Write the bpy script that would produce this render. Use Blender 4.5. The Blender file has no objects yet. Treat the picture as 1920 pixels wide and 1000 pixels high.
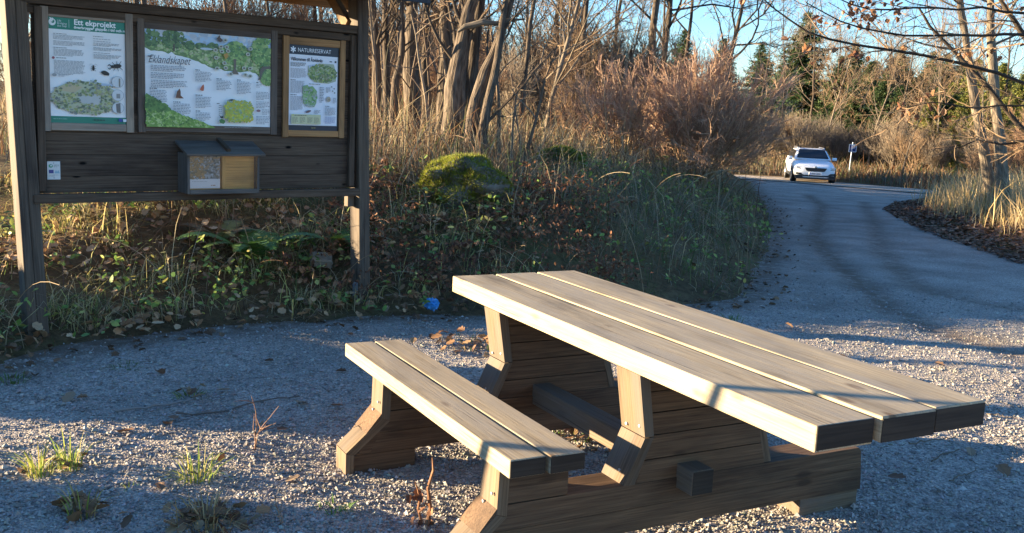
import bpy, bmesh, math, random
import numpy as np
from mathutils import Vector, Matrix

sc = bpy.context.scene
COL = sc.collection
R = math.radians
rng = np.random.default_rng(7)
random.seed(5)

# ------------------------------------------------------------------ camera, sky, sun, exposure
CAM_H, PITCH, ROLL, FOC = 1.589, 0.159, 0.0465, 1871.5
cf = np.array([0, math.cos(PITCH), -math.sin(PITCH)])
_u = np.array([0, math.sin(PITCH), math.cos(PITCH)]); _x = np.array([1., 0, 0])
cX = math.cos(ROLL) * _x + math.sin(ROLL) * _u
cU = -math.sin(ROLL) * _x + math.cos(ROLL) * _u
cam_d = bpy.data.cameras.new('camera')
cam = bpy.data.objects.new('camera', cam_d); COL.objects.link(cam)
cam_d.sensor_width = 36; cam_d.lens = FOC / 1920 * 36
cam_d.clip_start = 0.05; cam_d.clip_end = 2000
m = Matrix.Identity(4)
for i in range(3):
    m[i][0] = cX[i]; m[i][1] = cU[i]; m[i][2] = -cf[i]
m[2][3] = CAM_H
cam.matrix_world = m
sc.camera = cam

SUN_EL = R(8.5)
to_sun = Vector((-0.995 * math.cos(SUN_EL), 0.097 * math.cos(SUN_EL), math.sin(SUN_EL))).normalized()
w = bpy.data.worlds.new('World'); sc.world = w; w.use_nodes = True
nt = w.node_tree
sky = nt.nodes.new('ShaderNodeTexSky'); sky.sky_type = 'NISHITA'; sky.sun_disc = False
sky.sun_elevation = SUN_EL; sky.sun_rotation = R(-84.4); sky.air_density = 1.0; sky.dust_density = 0.0; sky.ozone_density = 5.0
tint = nt.nodes.new('ShaderNodeMix'); tint.data_type = 'RGBA'; tint.blend_type = 'MULTIPLY'; tint.inputs[0].default_value = 1; tint.inputs[7].default_value = (1.08, .955, .92, 1)
nt.links.new(sky.outputs[0], tint.inputs[6]); nt.links.new(tint.outputs[2], nt.nodes['Background'].inputs[0])
nt.nodes['Background'].inputs[1].default_value = 0.09
sun_d = bpy.data.lights.new('sun', 'SUN'); sun_d.energy = 5.0; sun_d.angle = R(0.5); sun_d.color = (1.0, 0.79, 0.50)
sun = bpy.data.objects.new('sun', sun_d); COL.objects.link(sun)
sun.rotation_euler = to_sun.to_track_quat('Z', 'Y').to_euler(); sun.location = (-20, 5, 20)
sc.view_settings.view_transform = 'Standard'; sc.view_settings.look = 'None'
sc.view_settings.gamma = 1.0; sc.view_settings.exposure = 2.55
sc.cycles.max_bounces = 6; sc.cycles.transparent_max_bounces = 12
sc.cycles.diffuse_bounces = 3

# ------------------------------------------------------------------ helpers
class MB:
    """collects faces and links them as one mesh object"""
    def __init__(s):
        s.V = []; s.C = []; s.G = []; s.F = []; s.n = 0
    def add(s, V, F, mat=0, col=(0.5, 0.5, 0.5), gc=None):
        V = np.asarray(V, float).reshape(-1, 3); n = len(V)
        c = np.asarray(col, float)
        s.V.append(V); s.C.append(np.broadcast_to(c, (n, 3)) if c.ndim == 1 else c)
        s.G.append(V * 0 if gc is None else np.asarray(gc, float))
        if isinstance(F, np.ndarray):
            s.F.append((F + s.n, mat))
        else:
            by = {}
            for f in F: by.setdefault(len(f), []).append(f)
            for k, l in by.items(): s.F.append((np.array(l) + s.n, mat))
        s.n += n
    def mesh(s, name, mats, smooth=False):
        me = bpy.data.meshes.new(name)
        V = np.concatenate(s.V)
        me.vertices.add(len(V)); me.vertices.foreach_set('co', V.ravel().astype(np.float32))
        tot = np.concatenate([np.full(len(f), f.shape[1]) for f, _ in s.F]).astype(np.int32)
        idx = np.concatenate([f.ravel() for f, _ in s.F]).astype(np.int32)
        mi = np.concatenate([np.full(len(f), mm) for f, mm in s.F]).astype(np.int32)
        me.loops.add(len(idx)); me.loops.foreach_set('vertex_index', idx)
        me.polygons.add(len(tot))
        st = np.concatenate([[0], np.cumsum(tot)[:-1]]).astype(np.int32)
        me.polygons.foreach_set('loop_start', st)
        me.polygons.foreach_set('loop_total', tot)
        me.polygons.foreach_set('material_index', mi)
        me.polygons.foreach_set('use_smooth', np.full(len(tot), bool(smooth)))
        a = me.attributes.new('col', 'FLOAT_COLOR', 'POINT')
        C = np.concatenate(s.C); a.data.foreach_set('color', np.concatenate([C, np.ones((len(C), 1))], 1).ravel().astype(np.float32))
        a = me.attributes.new('gc', 'FLOAT_VECTOR', 'POINT')
        a.data.foreach_set('vector', np.concatenate(s.G).ravel().astype(np.float32))
        for mm in (mats if isinstance(mats, (list, tuple)) else [mats]): me.materials.append(mm)
        me.update(calc_edges=True)
        return me
    def build(s, name, mats, parent=None, smooth=False):
        o = bpy.data.objects.new(name, s.mesh(name, mats, smooth)); COL.objects.link(o)
        if parent: o.parent = parent
        return o

def tag(o, label=None, cat=None, group=None, kind=None):
    if label: o['label'] = label
    if cat: o['category'] = cat
    if group: o['group'] = group
    if kind: o['kind'] = kind
    return o
def thing(name, label, cat, loc=(0, 0, 0), rz=0, group=None):
    o = bpy.data.objects.new(name, None); COL.objects.link(o)
    o.location = loc; o.rotation_euler = (0, 0, rz); o.empty_display_size = 0.2
    return tag(o, label, cat, group)
def kids(o): return KID.get(o.name, [])
KID = {}
def copy_tree(o, parent=None):
    c = o.copy(); COL.objects.link(c)
    if parent: c.parent = parent
    for ch in [x for x in list(o.children)]: copy_tree(ch, c)
    return c

_boxcache = {}
def bevel_box(sx, sy, sz, b, seg=2):
    k = (round(sx, 4), round(sy, 4), round(sz, 4), b, seg)
    if k not in _boxcache:
        bm = bmesh.new(); bmesh.ops.create_cube(bm, size=1)
        bmesh.ops.scale(bm, vec=(sx, sy, sz), verts=bm.verts)
        if b: bmesh.ops.bevel(bm, geom=list(bm.edges), offset=b, segments=seg, affect='EDGES', profile=0.5)
        bm.verts.index_update()
        V = np.array([v.co[:] for v in bm.verts]); F = [[v.index for v in f.verts] for f in bm.faces]
        bm.free(); _boxcache[k] = (V, F)
    return _boxcache[k]
def plank(mb, c, dx, dy, L, W, T, b=0.006, mat=0, seg=2, sub=0, wob=0):
    """plank centred on c, length L along dx, width W along dy, thickness T; grain follows dx"""
    V, F = bevel_box(L, W, T, b, seg)
    dx = np.array(dx, float); dy = np.array(dy, float); dz = np.cross(dx, dy)
    P = np.array(c) + V[:, :1] * dx + V[:, 1:2] * dy + V[:, 2:] * dz
    mb.add(P, F, mat, gc=V + rng.uniform(-30, 30, 3))
def box(mb, lo, hi, b=0.004, mat=0, grain=0):
    lo = np.array(lo, float); hi = np.array(hi, float); s = hi - lo; c = (lo + hi) / 2
    if grain == 0: plank(mb, c, (1, 0, 0), (0, 1, 0), s[0], s[1], s[2], b, mat)
    elif grain == 1: plank(mb, c, (0, 1, 0), (-1, 0, 0), s[1], s[0], s[2], b, mat)
    else: plank(mb, c, (0, 0, 1), (1, 0, 0), s[2], s[0], s[1], b, mat)
def prism(mb, poly, axis, a0, a1, mat=0, gdir=None):
    """extrude a 2D outline (v,z) along axis 0 (u) from a0 to a1; grain along gdir (2D)"""
    n = len(poly); poly = np.array(poly, float)
    V = []
    for a in (a0, a1):
        for p in poly: V.append((a, p[0], p[1]) if axis == 0 else (p[0], a, p[1]))
    V = np.array(V)
    F = [list(range(n))[::-1], list(range(n, 2 * n))] + [[i, (i + 1) % n, n + (i + 1) % n, n + i] for i in range(n)]
    g = gdir if gdir is not None else (1, 0); g = np.array(g) / np.linalg.norm(g); q = np.array((-g[1], g[0]))
    p2 = V[:, 1:] if axis == 0 else V[:, [0, 2]]
    G = np.stack([p2 @ g, p2 @ q, V[:, axis]], 1) + rng.uniform(-30, 30, 3)
    bmF = F if axis == 0 else [f[::-1] for f in F]
    mb.add(V, bmF, mat, gc=G)
def tubes(mb, polys, sides=5, col=(.2, .2, .2), jit=0.0, mat=0):
    """polys: list of (points (k,3), radii (k,)); batched by point count"""
    by = {}
    for P, r in polys: by.setdefault(len(P), []).append((P, r))
    ang = np.arange(sides) * 2 * math.pi / sides
    for k, l in by.items():
        P = np.array([a for a, _ in l]); r = np.array([b for _, b in l]); mN = len(l)
        T = np.gradient(P, axis=1); T /= np.linalg.norm(T, axis=2, keepdims=True) + 1e-9
        ref = np.where(np.abs(T[:, :1, 2:3]) > .8, np.array([1., 0, 0]), np.array([0, 0, 1.]))
        N = np.cross(T, np.broadcast_to(ref, T.shape)); N /= np.linalg.norm(N, axis=2, keepdims=True) + 1e-9
        B = np.cross(T, N)
        rr = r[:, :, None] * (1 + jit * rng.normal(size=(mN, k, sides)))
        V = P[:, :, None, :] + rr[..., None] * (np.cos(ang)[None, None, :, None] * N[:, :, None, :] + np.sin(ang)[None, None, :, None] * B[:, :, None, :])
        V = V.reshape(-1, 3)
        L = np.concatenate([np.zeros((mN, 1)), np.cumsum(np.linalg.norm(np.diff(P, axis=1), axis=2), 1)], 1)
        G = np.stack([np.repeat(L[:, :, None], sides, 2), np.broadcast_to(np.cos(ang) * .1, (mN, k, sides)), np.broadcast_to(np.sin(ang) * .1, (mN, k, sides))], -1).reshape(-1, 3)
        base = (np.arange(mN) * k * sides)[:, None, None] + (np.arange(k - 1) * sides)[None, :, None] + np.arange(sides)[None, None, :]
        nx = (np.arange(mN) * k * sides)[:, None, None] + (np.arange(k - 1) * sides)[None, :, None] + ((np.arange(sides) + 1) % sides)[None, None, :]
        F = np.stack([base, nx, nx + sides, base + sides], -1).reshape(-1, 4)
        c = np.array(col)
        if c.ndim == 1:
            cc = np.repeat(c[None] * rng.uniform(.75, 1.25, (mN, 1)), k * sides, 0)
        else:
            cc = np.repeat(c[rng.integers(0, len(c), mN)] * rng.uniform(.8, 1.2, (mN, 1)), k * sides, 0)
        mb.add(V, F, mat, col=cc, gc=G)

# ------------------------------------------------------------------ materials
def new_mat(name):
    mt = bpy.data.materials.new(name); mt.use_nodes = True
    n = mt.node_tree.nodes; l = mt.node_tree.links
    return mt, n, l, n['Principled BSDF']
def ramp(n, stops):
    r = n.new('ShaderNodeValToRGB'); e = r.color_ramp.elements
    while len(e) < len(stops): e.new(0.5)
    for el, (p, c) in zip(e, stops): el.position = p; el.color = (*c, 1) if len(c) == 3 else c
    return r
def wood(name, dark, mid, light, rough=0.75, scale=1.0, bump=0.35, knots=0.5, grey=None, knotcol=None, ksc=(2.6, 7, 7), spec=.25, cracks=.6):
    mt, n, l, b = new_mat(name)
    at = n.new('ShaderNodeAttribute'); at.attribute_name = 'gc'
    mp = n.new('ShaderNodeMapping'); mp.inputs['Scale'].default_value = (2.0 * scale, 75 * scale, 75 * scale)
    l.new(at.outputs['Vector'], mp.inputs['Vector'])
    no = n.new('ShaderNodeTexNoise'); no.inputs['Scale'].default_value = 1.6; no.inputs['Detail'].default_value = 7; no.inputs['Roughness'].default_value = .62; no.inputs['Distortion'].default_value = .6
    l.new(mp.outputs[0], no.inputs['Vector'])
    rp = ramp(n, [(.28, dark), (.5, mid), (.72, light)]); l.new(no.outputs['Fac'], rp.inputs['Fac'])
    # broad weathering
    mp2 = n.new('ShaderNodeMapping'); mp2.inputs['Scale'].default_value = (1.5, 5, 5); l.new(at.outputs['Vector'], mp2.inputs['Vector'])
    n2 = n.new('ShaderNodeTexNoise'); n2.inputs['Scale'].default_value = 1.3; n2.inputs['Detail'].default_value = 5
    l.new(mp2.outputs[0], n2.inputs['Vector'])
    r2 = ramp(n, [(.30, (.52, .52, .54)), (.46, (.92, .91, .90)), (.66, (1.15, 1.12, 1.06))]); l.new(n2.outputs['Fac'], r2.inputs['Fac'])
    mx = n.new('ShaderNodeMix'); mx.data_type = 'RGBA'; mx.blend_type = 'MULTIPLY'; mx.inputs[0].default_value = 1
    l.new(rp.outputs[0], mx.inputs[6]); l.new(r2.outputs[0], mx.inputs[7])
    # knots
    mp3 = n.new('ShaderNodeMapping'); mp3.inputs['Scale'].default_value = ksc; l.new(at.outputs['Vector'], mp3.inputs['Vector'])
    vo = n.new('ShaderNodeTexVoronoi'); vo.inputs['Scale'].default_value = 1.0; vo.inputs['Randomness'].default_value = 1; l.new(mp3.outputs[0], vo.inputs['Vector'])
    r3 = ramp(n, [(.07, (1, 1, 1)), (.14, (0, 0, 0))]); l.new(vo.outputs['Distance'], r3.inputs['Fac'])
    ml = n.new('ShaderNodeMath'); ml.operation = 'MULTIPLY'; ml.inputs[1].default_value = knots; l.new(r3.outputs[0], ml.inputs[0])
    mk = n.new('ShaderNodeMix'); mk.data_type = 'RGBA'; l.new(ml.outputs[0], mk.inputs[0]); l.new(mx.outputs[2], mk.inputs[6])
    mk.inputs[7].default_value = (*(knotcol or [c * .45 for c in dark]), 1)
    if grey:   # silvered patches
        mp5 = n.new('ShaderNodeMapping'); mp5.inputs['Scale'].default_value = (1.2, 9, 9); mp5.inputs['Location'].default_value = (7, 3, 1); l.new(at.outputs['Vector'], mp5.inputs['Vector'])
        n5 = n.new('ShaderNodeTexNoise'); n5.inputs['Scale'].default_value = 1.0; n5.inputs['Detail'].default_value = 8; n5.inputs['Roughness'].default_value = .7; l.new(mp5.outputs[0], n5.inputs['Vector'])
        r5 = ramp(n, [(.44, (0, 0, 0)), (.62, (.8, .8, .8))]); l.new(n5.outputs['Fac'], r5.inputs['Fac'])
        mg = n.new('ShaderNodeMix'); mg.data_type = 'RGBA'; l.new(r5.outputs[0], mg.inputs[0]); l.new(mk.outputs[2], mg.inputs[6]); mg.inputs[7].default_value = (*grey, 1); mk = mg
    # drying cracks along the grain
    mp4 = n.new('ShaderNodeMapping'); mp4.inputs['Scale'].default_value = (1.1, 60, 60); l.new(at.outputs['Vector'], mp4.inputs['Vector'])
    n4 = n.new('ShaderNodeTexNoise'); n4.inputs['Scale'].default_value = 1.0; n4.inputs['Detail'].default_value = 3; n4.inputs['Distortion'].default_value = .3; l.new(mp4.outputs[0], n4.inputs['Vector'])
    r4 = ramp(n, [(.285, (1, 1, 1)), (.325, (0, 0, 0))]); l.new(n4.outputs['Fac'], r4.inputs['Fac'])
    mc = n.new('ShaderNodeMath'); mc.operation = 'MULTIPLY'; mc.inputs[1].default_value = cracks; l.new(r4.outputs[0], mc.inputs[0])
    mk2 = n.new('ShaderNodeMix'); mk2.data_type = 'RGBA'; l.new(mc.outputs[0], mk2.inputs[0]); l.new(mk.outputs[2], mk2.inputs[6]); mk2.inputs[7].default_value = (*[c * .35 for c in dark], 1)
    l.new(mk2.outputs[2], b.inputs['Base Color'])
    b.inputs['Specular IOR Level'].default_value = spec
    b.inputs['Roughness'].default_value = rough
    bp = n.new('ShaderNodeBump'); bp.inputs['Strength'].default_value = bump; bp.inputs['Distance'].default_value = .004
    l.new(no.outputs['Fac'], bp.inputs['Height']); l.new(bp.outputs[0], b.inputs['Normal'])
    return mt
def plain(name, col, rough=.6, metal=0., spec=.5, noise=0.12, nscale=40, bump=0.):
    mt, n, l, b = new_mat(name)
    tc = n.new('ShaderNodeTexCoord'); no = n.new('ShaderNodeTexNoise'); no.inputs['Scale'].default_value = nscale; no.inputs['Detail'].default_value = 5
    l.new(tc.outputs['Object'], no.inputs['Vector'])
    r = ramp(n, [(.3, [c * (1 - noise) for c in col]), (.7, [min(1, c * (1 + noise)) for c in col])]); l.new(no.outputs['Fac'], r.inputs['Fac'])
    l.new(r.outputs[0], b.inputs['Base Color']); b.inputs['Roughness'].default_value = rough; b.inputs['Metallic'].default_value = metal
    b.inputs['Specular IOR Level'].default_value = spec
    if bump:
        bp = n.new('ShaderNodeBump'); bp.inputs['Strength'].default_value = bump; bp.inputs['Distance'].default_value = .01
        l.new(no.outputs['Fac'], bp.inputs['Height']); l.new(bp.outputs[0], b.inputs['Normal'])
    return mt
def attr_mat(name, rough=.7, trans=0.0, spec=.3, noise=0.0):
    mt, n, l, b = new_mat(name)
    at = n.new('ShaderNodeAttribute'); at.attribute_name = 'col'
    src = at.outputs['Color']
    if noise:
        tc = n.new('ShaderNodeTexCoord'); no = n.new('ShaderNodeTexNoise'); no.inputs['Scale'].default_value = 9; no.inputs['Detail'].default_value = 6
        l.new(tc.outputs['Object'], no.inputs['Vector'])
        r = ramp(n, [(.3, (1 - noise,) * 3), (.7, (1 + noise,) * 3)]); l.new(no.outputs['Fac'], r.inputs['Fac'])
        mx = n.new('ShaderNodeMix'); mx.data_type = 'RGBA'; mx.blend_type = 'MULTIPLY'; mx.inputs[0].default_value = 1
        l.new(src, mx.inputs[6]); l.new(r.outputs[0], mx.inputs[7]); src = mx.outputs[2]
    l.new(src, b.inputs['Base Color']); b.inputs['Roughness'].default_value = rough; b.inputs['Specular IOR Level'].default_value = spec
    if trans:
        tr = n.new('ShaderNodeBsdfTranslucent'); l.new(src, tr.inputs['Color'])
        ms = n.new('ShaderNodeMixShader'); ms.inputs[0].default_value = trans
        l.new(b.outputs[0], ms.inputs[1]); l.new(tr.outputs[0], ms.inputs[2])
        l.new(ms.outputs[0], n['Material Output'].inputs['Surface'])
    return mt
def bark(name, dark, light, bump=.8):
    mt, n, l, b = new_mat(name)
    at = n.new('ShaderNodeAttribute'); at.attribute_name = 'gc'
    mp = n.new('ShaderNodeMapping'); mp.inputs['Scale'].default_value = (3, 22, 22); l.new(at.outputs['Vector'], mp.inputs['Vector'])
    no = n.new('ShaderNodeTexNoise'); no.inputs['Scale'].default_value = 1.7; no.inputs['Detail'].default_value = 6; l.new(mp.outputs[0], no.inputs['Vector'])
    r = ramp(n, [(.33, dark), (.66, light)]); l.new(no.outputs['Fac'], r.inputs['Fac']); l.new(r.outputs[0], b.inputs['Base Color'])
    b.inputs['Roughness'].default_value = .9; b.inputs['Specular IOR Level'].default_value = .2
    bp = n.new('ShaderNodeBump'); bp.inputs['Strength'].default_value = bump; bp.inputs['Distance'].default_value = .03
    l.new(no.outputs['Fac'], bp.inputs['Height']); l.new(bp.outputs[0], b.inputs['Normal'])
    return mt
M = {}
M['top'] = wood('weathered_pine', (.22, .162, .098), (.37, .293, .188), (.475, .397, .278), knots=.85, bump=.4, knotcol=(.12, .07, .035), grey=(.31, .265, .205), cracks=.8)
M['frame'] = wood('brown_treated_wood', (.06, .034, .02), (.115, .068, .038), (.175, .11, .064), knots=.6)
M['endgrain'] = wood('shaded_end_grain', (.018, .014, .012), (.034, .027, .021), (.055, .043, .033), scale=.6, knots=0)  # scorched end grain, darkened further for the shade on the near ends
M['legw'] = wood('tan_leg_wood', (.085, .055, .033), (.155, .105, .064), (.215, .152, .098), knots=.45, grey=(.13, .11, .09))
M['board'] = wood('dark_stained_board', (.055, .038, .027), (.095, .067, .048), (.145, .106, .078), knots=1.0, bump=.3, knotcol=(.006, .005, .005), rough=.9, spec=.12, ksc=(4.2, 10, 10))
M['post'] = wood('dark_post_wood', (.055, .04, .029), (.105, .078, .057), (.155, .12, .09), knots=.6, bump=.4)
M['frame_pale'] = wood('pale_frame_wood', (.20, .155, .115), (.30, .24, .185), (.37, .30, .235), knots=.3)
M['frame_brown'] = wood('brown_frame_wood', (.075, .055, .042), (.13, .10, .08), (.18, .14, .11), knots=.3)
M['frame_orange'] = wood('orange_frame_wood', (.22, .115, .045), (.36, .19, .08), (.44, .25, .11), knots=.3)
M['boxw'] = wood('grey_box_wood', (.075, .062, .052), (.13, .11, .095), (.18, .158, .14), knots=.3)
M['box_reflection'] = wood('orange_reflection_wood', (.42, .21, .06), (.62, .34, .105), (.74, .44, .16), knots=.3)  # orange stands for sunlit ground reflected in the pane, painted into the wood
M['soffit'] = wood('brown_roof_board', (.12, .07, .03), (.22, .13, .06), (.32, .20, .10), knots=.4)
M['roofing'] = plain('dark_roofing_felt', (.03, .032, .04), .8, noise=.3)
M['steel'] = plain('galvanised_steel', (.35, .40, .46), .45, .7)
M['print'] = attr_mat('printed_sheet', .35, spec=.4)
M['grass'] = attr_mat('grass_blades', .55, .42, spec=.25)
M['leaf'] = attr_mat('leaf_surface', .55, .25, spec=.3)
M['litter'] = attr_mat('dead_leaves', .7, .12, spec=.2)
M['twig'] = attr_mat('twig_bark', .85, 0, spec=.2)
M['bark'] = bark('grey_brown_bark', (.035, .026, .02), (.17, .13, .095), 1.0)
M['bark_dark'] = bark('dark_bark', (.028, .021, .017), (.12, .09, .065))
M['bark_pale'] = bark('pale_bark', (.10, .08, .06), (.27, .215, .155))
M['needle'] = attr_mat('conifer_needles', .6, .2, spec=.2)
M['stone'] = attr_mat('gravel_stone', .8, 0, spec=.3)
M['rock'] = plain('grey_rock', (.16, .15, .13), .9, noise=.4, nscale=9, bump=.6)
M['paint'] = plain('white_car_paint', (.85, .86, .87), .22, noise=.01)
M['glass_dark'] = plain('dark_car_glass', (.012, .016, .022), .06, noise=.05)
M['black'] = plain('black_plastic', (.018, .018, .02), .55)
M['tyre'] = plain('tyre_rubber', (.02, .02, .02), .85)
M['chrome'] = plain('bright_trim', (.6, .6, .62), .25, .8)
M['lampglass'] = plain('headlight_lens', (.55, .58, .62), .12)
M['bluebag'] = plain('blue_plastic_film', (.05, .26, .58), .35, nscale=14, noise=.25)
M['white'] = plain('white_paper', (.75, .75, .74), .6, noise=.02)

# clear pane: thin acrylic
mt, n, l, b = new_mat('acrylic_pane')
tr = n.new('ShaderNodeBsdfTransparent'); gl = n.new('ShaderNodeBsdfGlossy'); gl.inputs['Roughness'].default_value = .03
fr = n.new('ShaderNodeFresnel'); fr.inputs[0].default_value = 1.45
ms = n.new('ShaderNodeMixShader'); l.new(fr.outputs[0], ms.inputs[0]); l.new(tr.outputs[0], ms.inputs[1]); l.new(gl.outputs[0], ms.inputs[2])
l.new(ms.outputs[0], n['Material Output'].inputs['Surface']); M['pane'] = mt

# ground materials
def ground_mat():
    mt, n, l, b = new_mat('forest_soil')
    tc = n.new('ShaderNodeTexCoord')
    n1 = n.new('ShaderNodeTexNoise'); n1.inputs['Scale'].default_value = .7; n1.inputs['Detail'].default_value = 9; n1.inputs['Roughness'].default_value = .7
    n2 = n.new('ShaderNodeTexNoise'); n2.inputs['Scale'].default_value = 14; n2.inputs['Detail'].default_value = 8; n2.inputs['Roughness'].default_value = .75
    for q in (n1, n2): l.new(tc.outputs['Object'], q.inputs['Vector'])
    r1 = ramp(n, [(.35, (.11, .08, .045)), (.5, (.17, .115, .062)), (.65, (.11, .115, .045))]); l.new(n1.outputs['Fac'], r1.inputs['Fac'])
    r2 = ramp(n, [(.3, (.45, .45, .45)), (.7, (1.5, 1.45, 1.35))]); l.new(n2.outputs['Fac'], r2.inputs['Fac'])
    mx = n.new('ShaderNodeMix'); mx.data_type = 'RGBA'; mx.blend_type = 'MULTIPLY'; mx.inputs[0].default_value = 1
    l.new(r1.outputs[0], mx.inputs[6]); l.new(r2.outputs[0], mx.inputs[7]); l.new(mx.outputs[2], b.inputs['Base Color'])
    b.inputs['Roughness'].default_value = .95; b.inputs['Specular IOR Level'].default_value = .1
    bp = n.new('ShaderNodeBump'); bp.inputs['Strength'].default_value = .9; bp.inputs['Distance'].default_value = .05
    l.new(n2.outputs['Fac'], bp.inputs['Height']); l.new(bp.outputs[0], b.inputs['Normal'])
    return mt
def gravel_mat(name, tint=(1, 1, 1)):
    mt, n, l, b = new_mat(name)
    tc = n.new('ShaderNodeTexCoord')
    vo = n.new('ShaderNodeTexVoronoi'); vo.inputs['Scale'].default_value = 80; vo.inputs['Randomness'].default_value = 1
    l.new(tc.outputs['Object'], vo.inputs['Vector'])
    vo2 = n.new('ShaderNodeTexVoronoi'); vo2.inputs['Scale'].default_value = 150; l.new(tc.outputs['Object'], vo2.inputs['Vector'])
    sp = n.new('ShaderNodeSeparateColor'); l.new(vo.outputs['Color'], sp.inputs[0])
    rc = ramp(n, [(0, (.25, .245, .24)), (.45, (.34, .335, .33)), (.8, (.42, .41, .395)), (1, (.50, .485, .46))]); l.new(sp.outputs[0], rc.inputs['Fac'])
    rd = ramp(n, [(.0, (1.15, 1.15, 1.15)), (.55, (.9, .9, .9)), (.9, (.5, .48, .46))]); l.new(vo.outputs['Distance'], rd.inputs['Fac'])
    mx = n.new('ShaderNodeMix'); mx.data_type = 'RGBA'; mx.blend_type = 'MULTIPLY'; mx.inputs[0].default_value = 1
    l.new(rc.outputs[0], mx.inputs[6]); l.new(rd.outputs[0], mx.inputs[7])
    big = n.new('ShaderNodeTexNoise'); big.inputs['Scale'].default_value = 1.1; big.inputs['Detail'].default_value = 6; l.new(tc.outputs['Object'], big.inputs['Vector'])
    rb = ramp(n, [(.32, (.70, .69, .675)), (.5, (.98, .97, .96)), (.68, (1.2, 1.19, 1.18))]); l.new(big.outputs['Fac'], rb.inputs['Fac'])
    m2 = n.new('ShaderNodeMix'); m2.data_type = 'RGBA'; m2.blend_type = 'MULTIPLY'; m2.inputs[0].default_value = 1
    l.new(mx.outputs[2], m2.inputs[6]); l.new(rb.outputs[0], m2.inputs[7])
    # soil showing through worn tracks: the col attribute carries how worn the spot is
    at = n.new('ShaderNodeAttribute'); at.attribute_name = 'col'
    sr = n.new('ShaderNodeSeparateColor'); l.new(at.outputs['Color'], sr.inputs[0])
    nn = n.new('ShaderNodeTexNoise'); nn.inputs['Scale'].default_value = 9; nn.inputs['Detail'].default_value = 7; l.new(tc.outputs['Object'], nn.inputs['Vector'])
    rn = ramp(n, [(.35, (.4, .4, .4)), (.55, (1, 1, 1))]); l.new(nn.outputs['Fac'], rn.inputs['Fac'])
    mm = n.new('ShaderNodeMath'); mm.operation = 'MULTIPLY'; l.new(sr.outputs[0], mm.inputs[0]); l.new(rn.outputs[0], mm.inputs[1])
    m3 = n.new('ShaderNodeMix'); m3.data_type = 'RGBA'; l.new(mm.outputs[0], m3.inputs[0]); l.new(m2.outputs[2], m3.inputs[6]); m3.inputs[7].default_value = (.125, .10, .078, 1)
    tn = n.new('ShaderNodeMix'); tn.data_type = 'RGBA'; tn.blend_type = 'MULTIPLY'; tn.inputs[0].default_value = 1
    l.new(m3.outputs[2], tn.inputs[6]); tn.inputs[7].default_value = (*tint, 1)
    l.new(tn.outputs[2], b.inputs['Base Color']); b.inputs['Roughness'].default_value = .9; b.inputs['Specular IOR Level'].default_value = .25
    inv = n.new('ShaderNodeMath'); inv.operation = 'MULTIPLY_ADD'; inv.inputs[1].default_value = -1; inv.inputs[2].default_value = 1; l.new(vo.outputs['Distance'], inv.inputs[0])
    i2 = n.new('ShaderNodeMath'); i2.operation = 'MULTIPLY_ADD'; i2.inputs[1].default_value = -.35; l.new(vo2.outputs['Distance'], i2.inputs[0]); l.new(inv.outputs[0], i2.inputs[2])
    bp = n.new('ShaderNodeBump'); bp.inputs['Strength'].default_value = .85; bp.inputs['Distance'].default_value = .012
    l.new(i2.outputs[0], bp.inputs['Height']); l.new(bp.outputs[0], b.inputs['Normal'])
    return mt
M['soil'] = ground_mat()
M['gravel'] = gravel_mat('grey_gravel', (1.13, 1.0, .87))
M['road_lit'] = gravel_mat('sunlit_tan_gravel', (1.45, 1.25, 1.0))  # same gravel, sunlight on the crossing road put into a brighter tan tint

# ------------------------------------------------------------------ terrain
def smooth(a, b, x):
    t = np.clip((x - a) / (b - a), 0, 1); return t * t * (3 - 2 * t)
def wob(x, y, s=1.0):
    return (np.sin(1.7 * x * s + 1.3) * np.cos(1.3 * y * s - .4) + .6 * np.sin(3.1 * x * s - 2.2 * y * s + .7) + .4 * np.cos(5.3 * y * s + 2.9 * x * s)) / 2
def sdist(x, y, poly):
    """distance to a polyline; positive on its left side (walking along it)"""
    x = np.asarray(x, float); y = np.asarray(y, float)
    best = np.full(x.shape, 1e9); sg = np.zeros(x.shape)
    for (ax, ay), (bx, by) in zip(poly[:-1], poly[1:]):
        dx, dy = bx - ax, by - ay; L2 = dx * dx + dy * dy
        t = np.clip(((x - ax) * dx + (y - ay) * dy) / L2, 0, 1)
        qx, qy = x - (ax + t * dx), y - (ay + t * dy)
        d = np.hypot(qx, qy); c = dx * (y - ay) - dy * (x - ax)
        sel = d < best - 1e-6
        best = np.where(sel, d, best); sg = np.where(sel, np.where(c > 0, 1., -1.), sg)
    return best * sg
BANK = [(-16, -12), (-8.5, 0.5), (-5.2, 3.9), (-3.7, 4.9), (-2.86, 5.5), (-2.7, 6.0), (-2.23, 6.55), (-1.37, 7.12), (-.9, 7.4), (-.43, 7.55), (.9, 8.0), (2.18, 9.09), (3.33, 12.9), (4.85, 18.6), (6.0, 23.7), (7.4, 30.5), (9.3, 39.6), (9.9, 42.5), (9.0, 46.5), (5, 49.5), (-20, 62)]
ISLE = [(60, -2), (18, 4), (10, 9.5), (7.6, 11.5), (6.93, 13.4), (7.24, 15.5), (7.53, 17.8), (8.35, 21.2), (9.35, 25.0), (11.0, 28.6), (13.2, 31.2), (17.5, 31.5), (28, 24), (60, 14)]
FAR = [(70, 12), (30, 26.5), (18.3, 35.8), (16.6, 41.6), (15.6, 45.6), (14.0, 47.8), (11.5, 48.6), (8, 49.2), (3, 51.5), (-20, 64)]
def base(x, y): return -1.17 * np.clip((y - 7) / 39, 0, 1) + .012 * np.clip(y - 52, 0, 200)
def wcoord(x, y): return .097 * x + .995 * y
def bank_d(x, y): return sdist(x, y, BANK)
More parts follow.
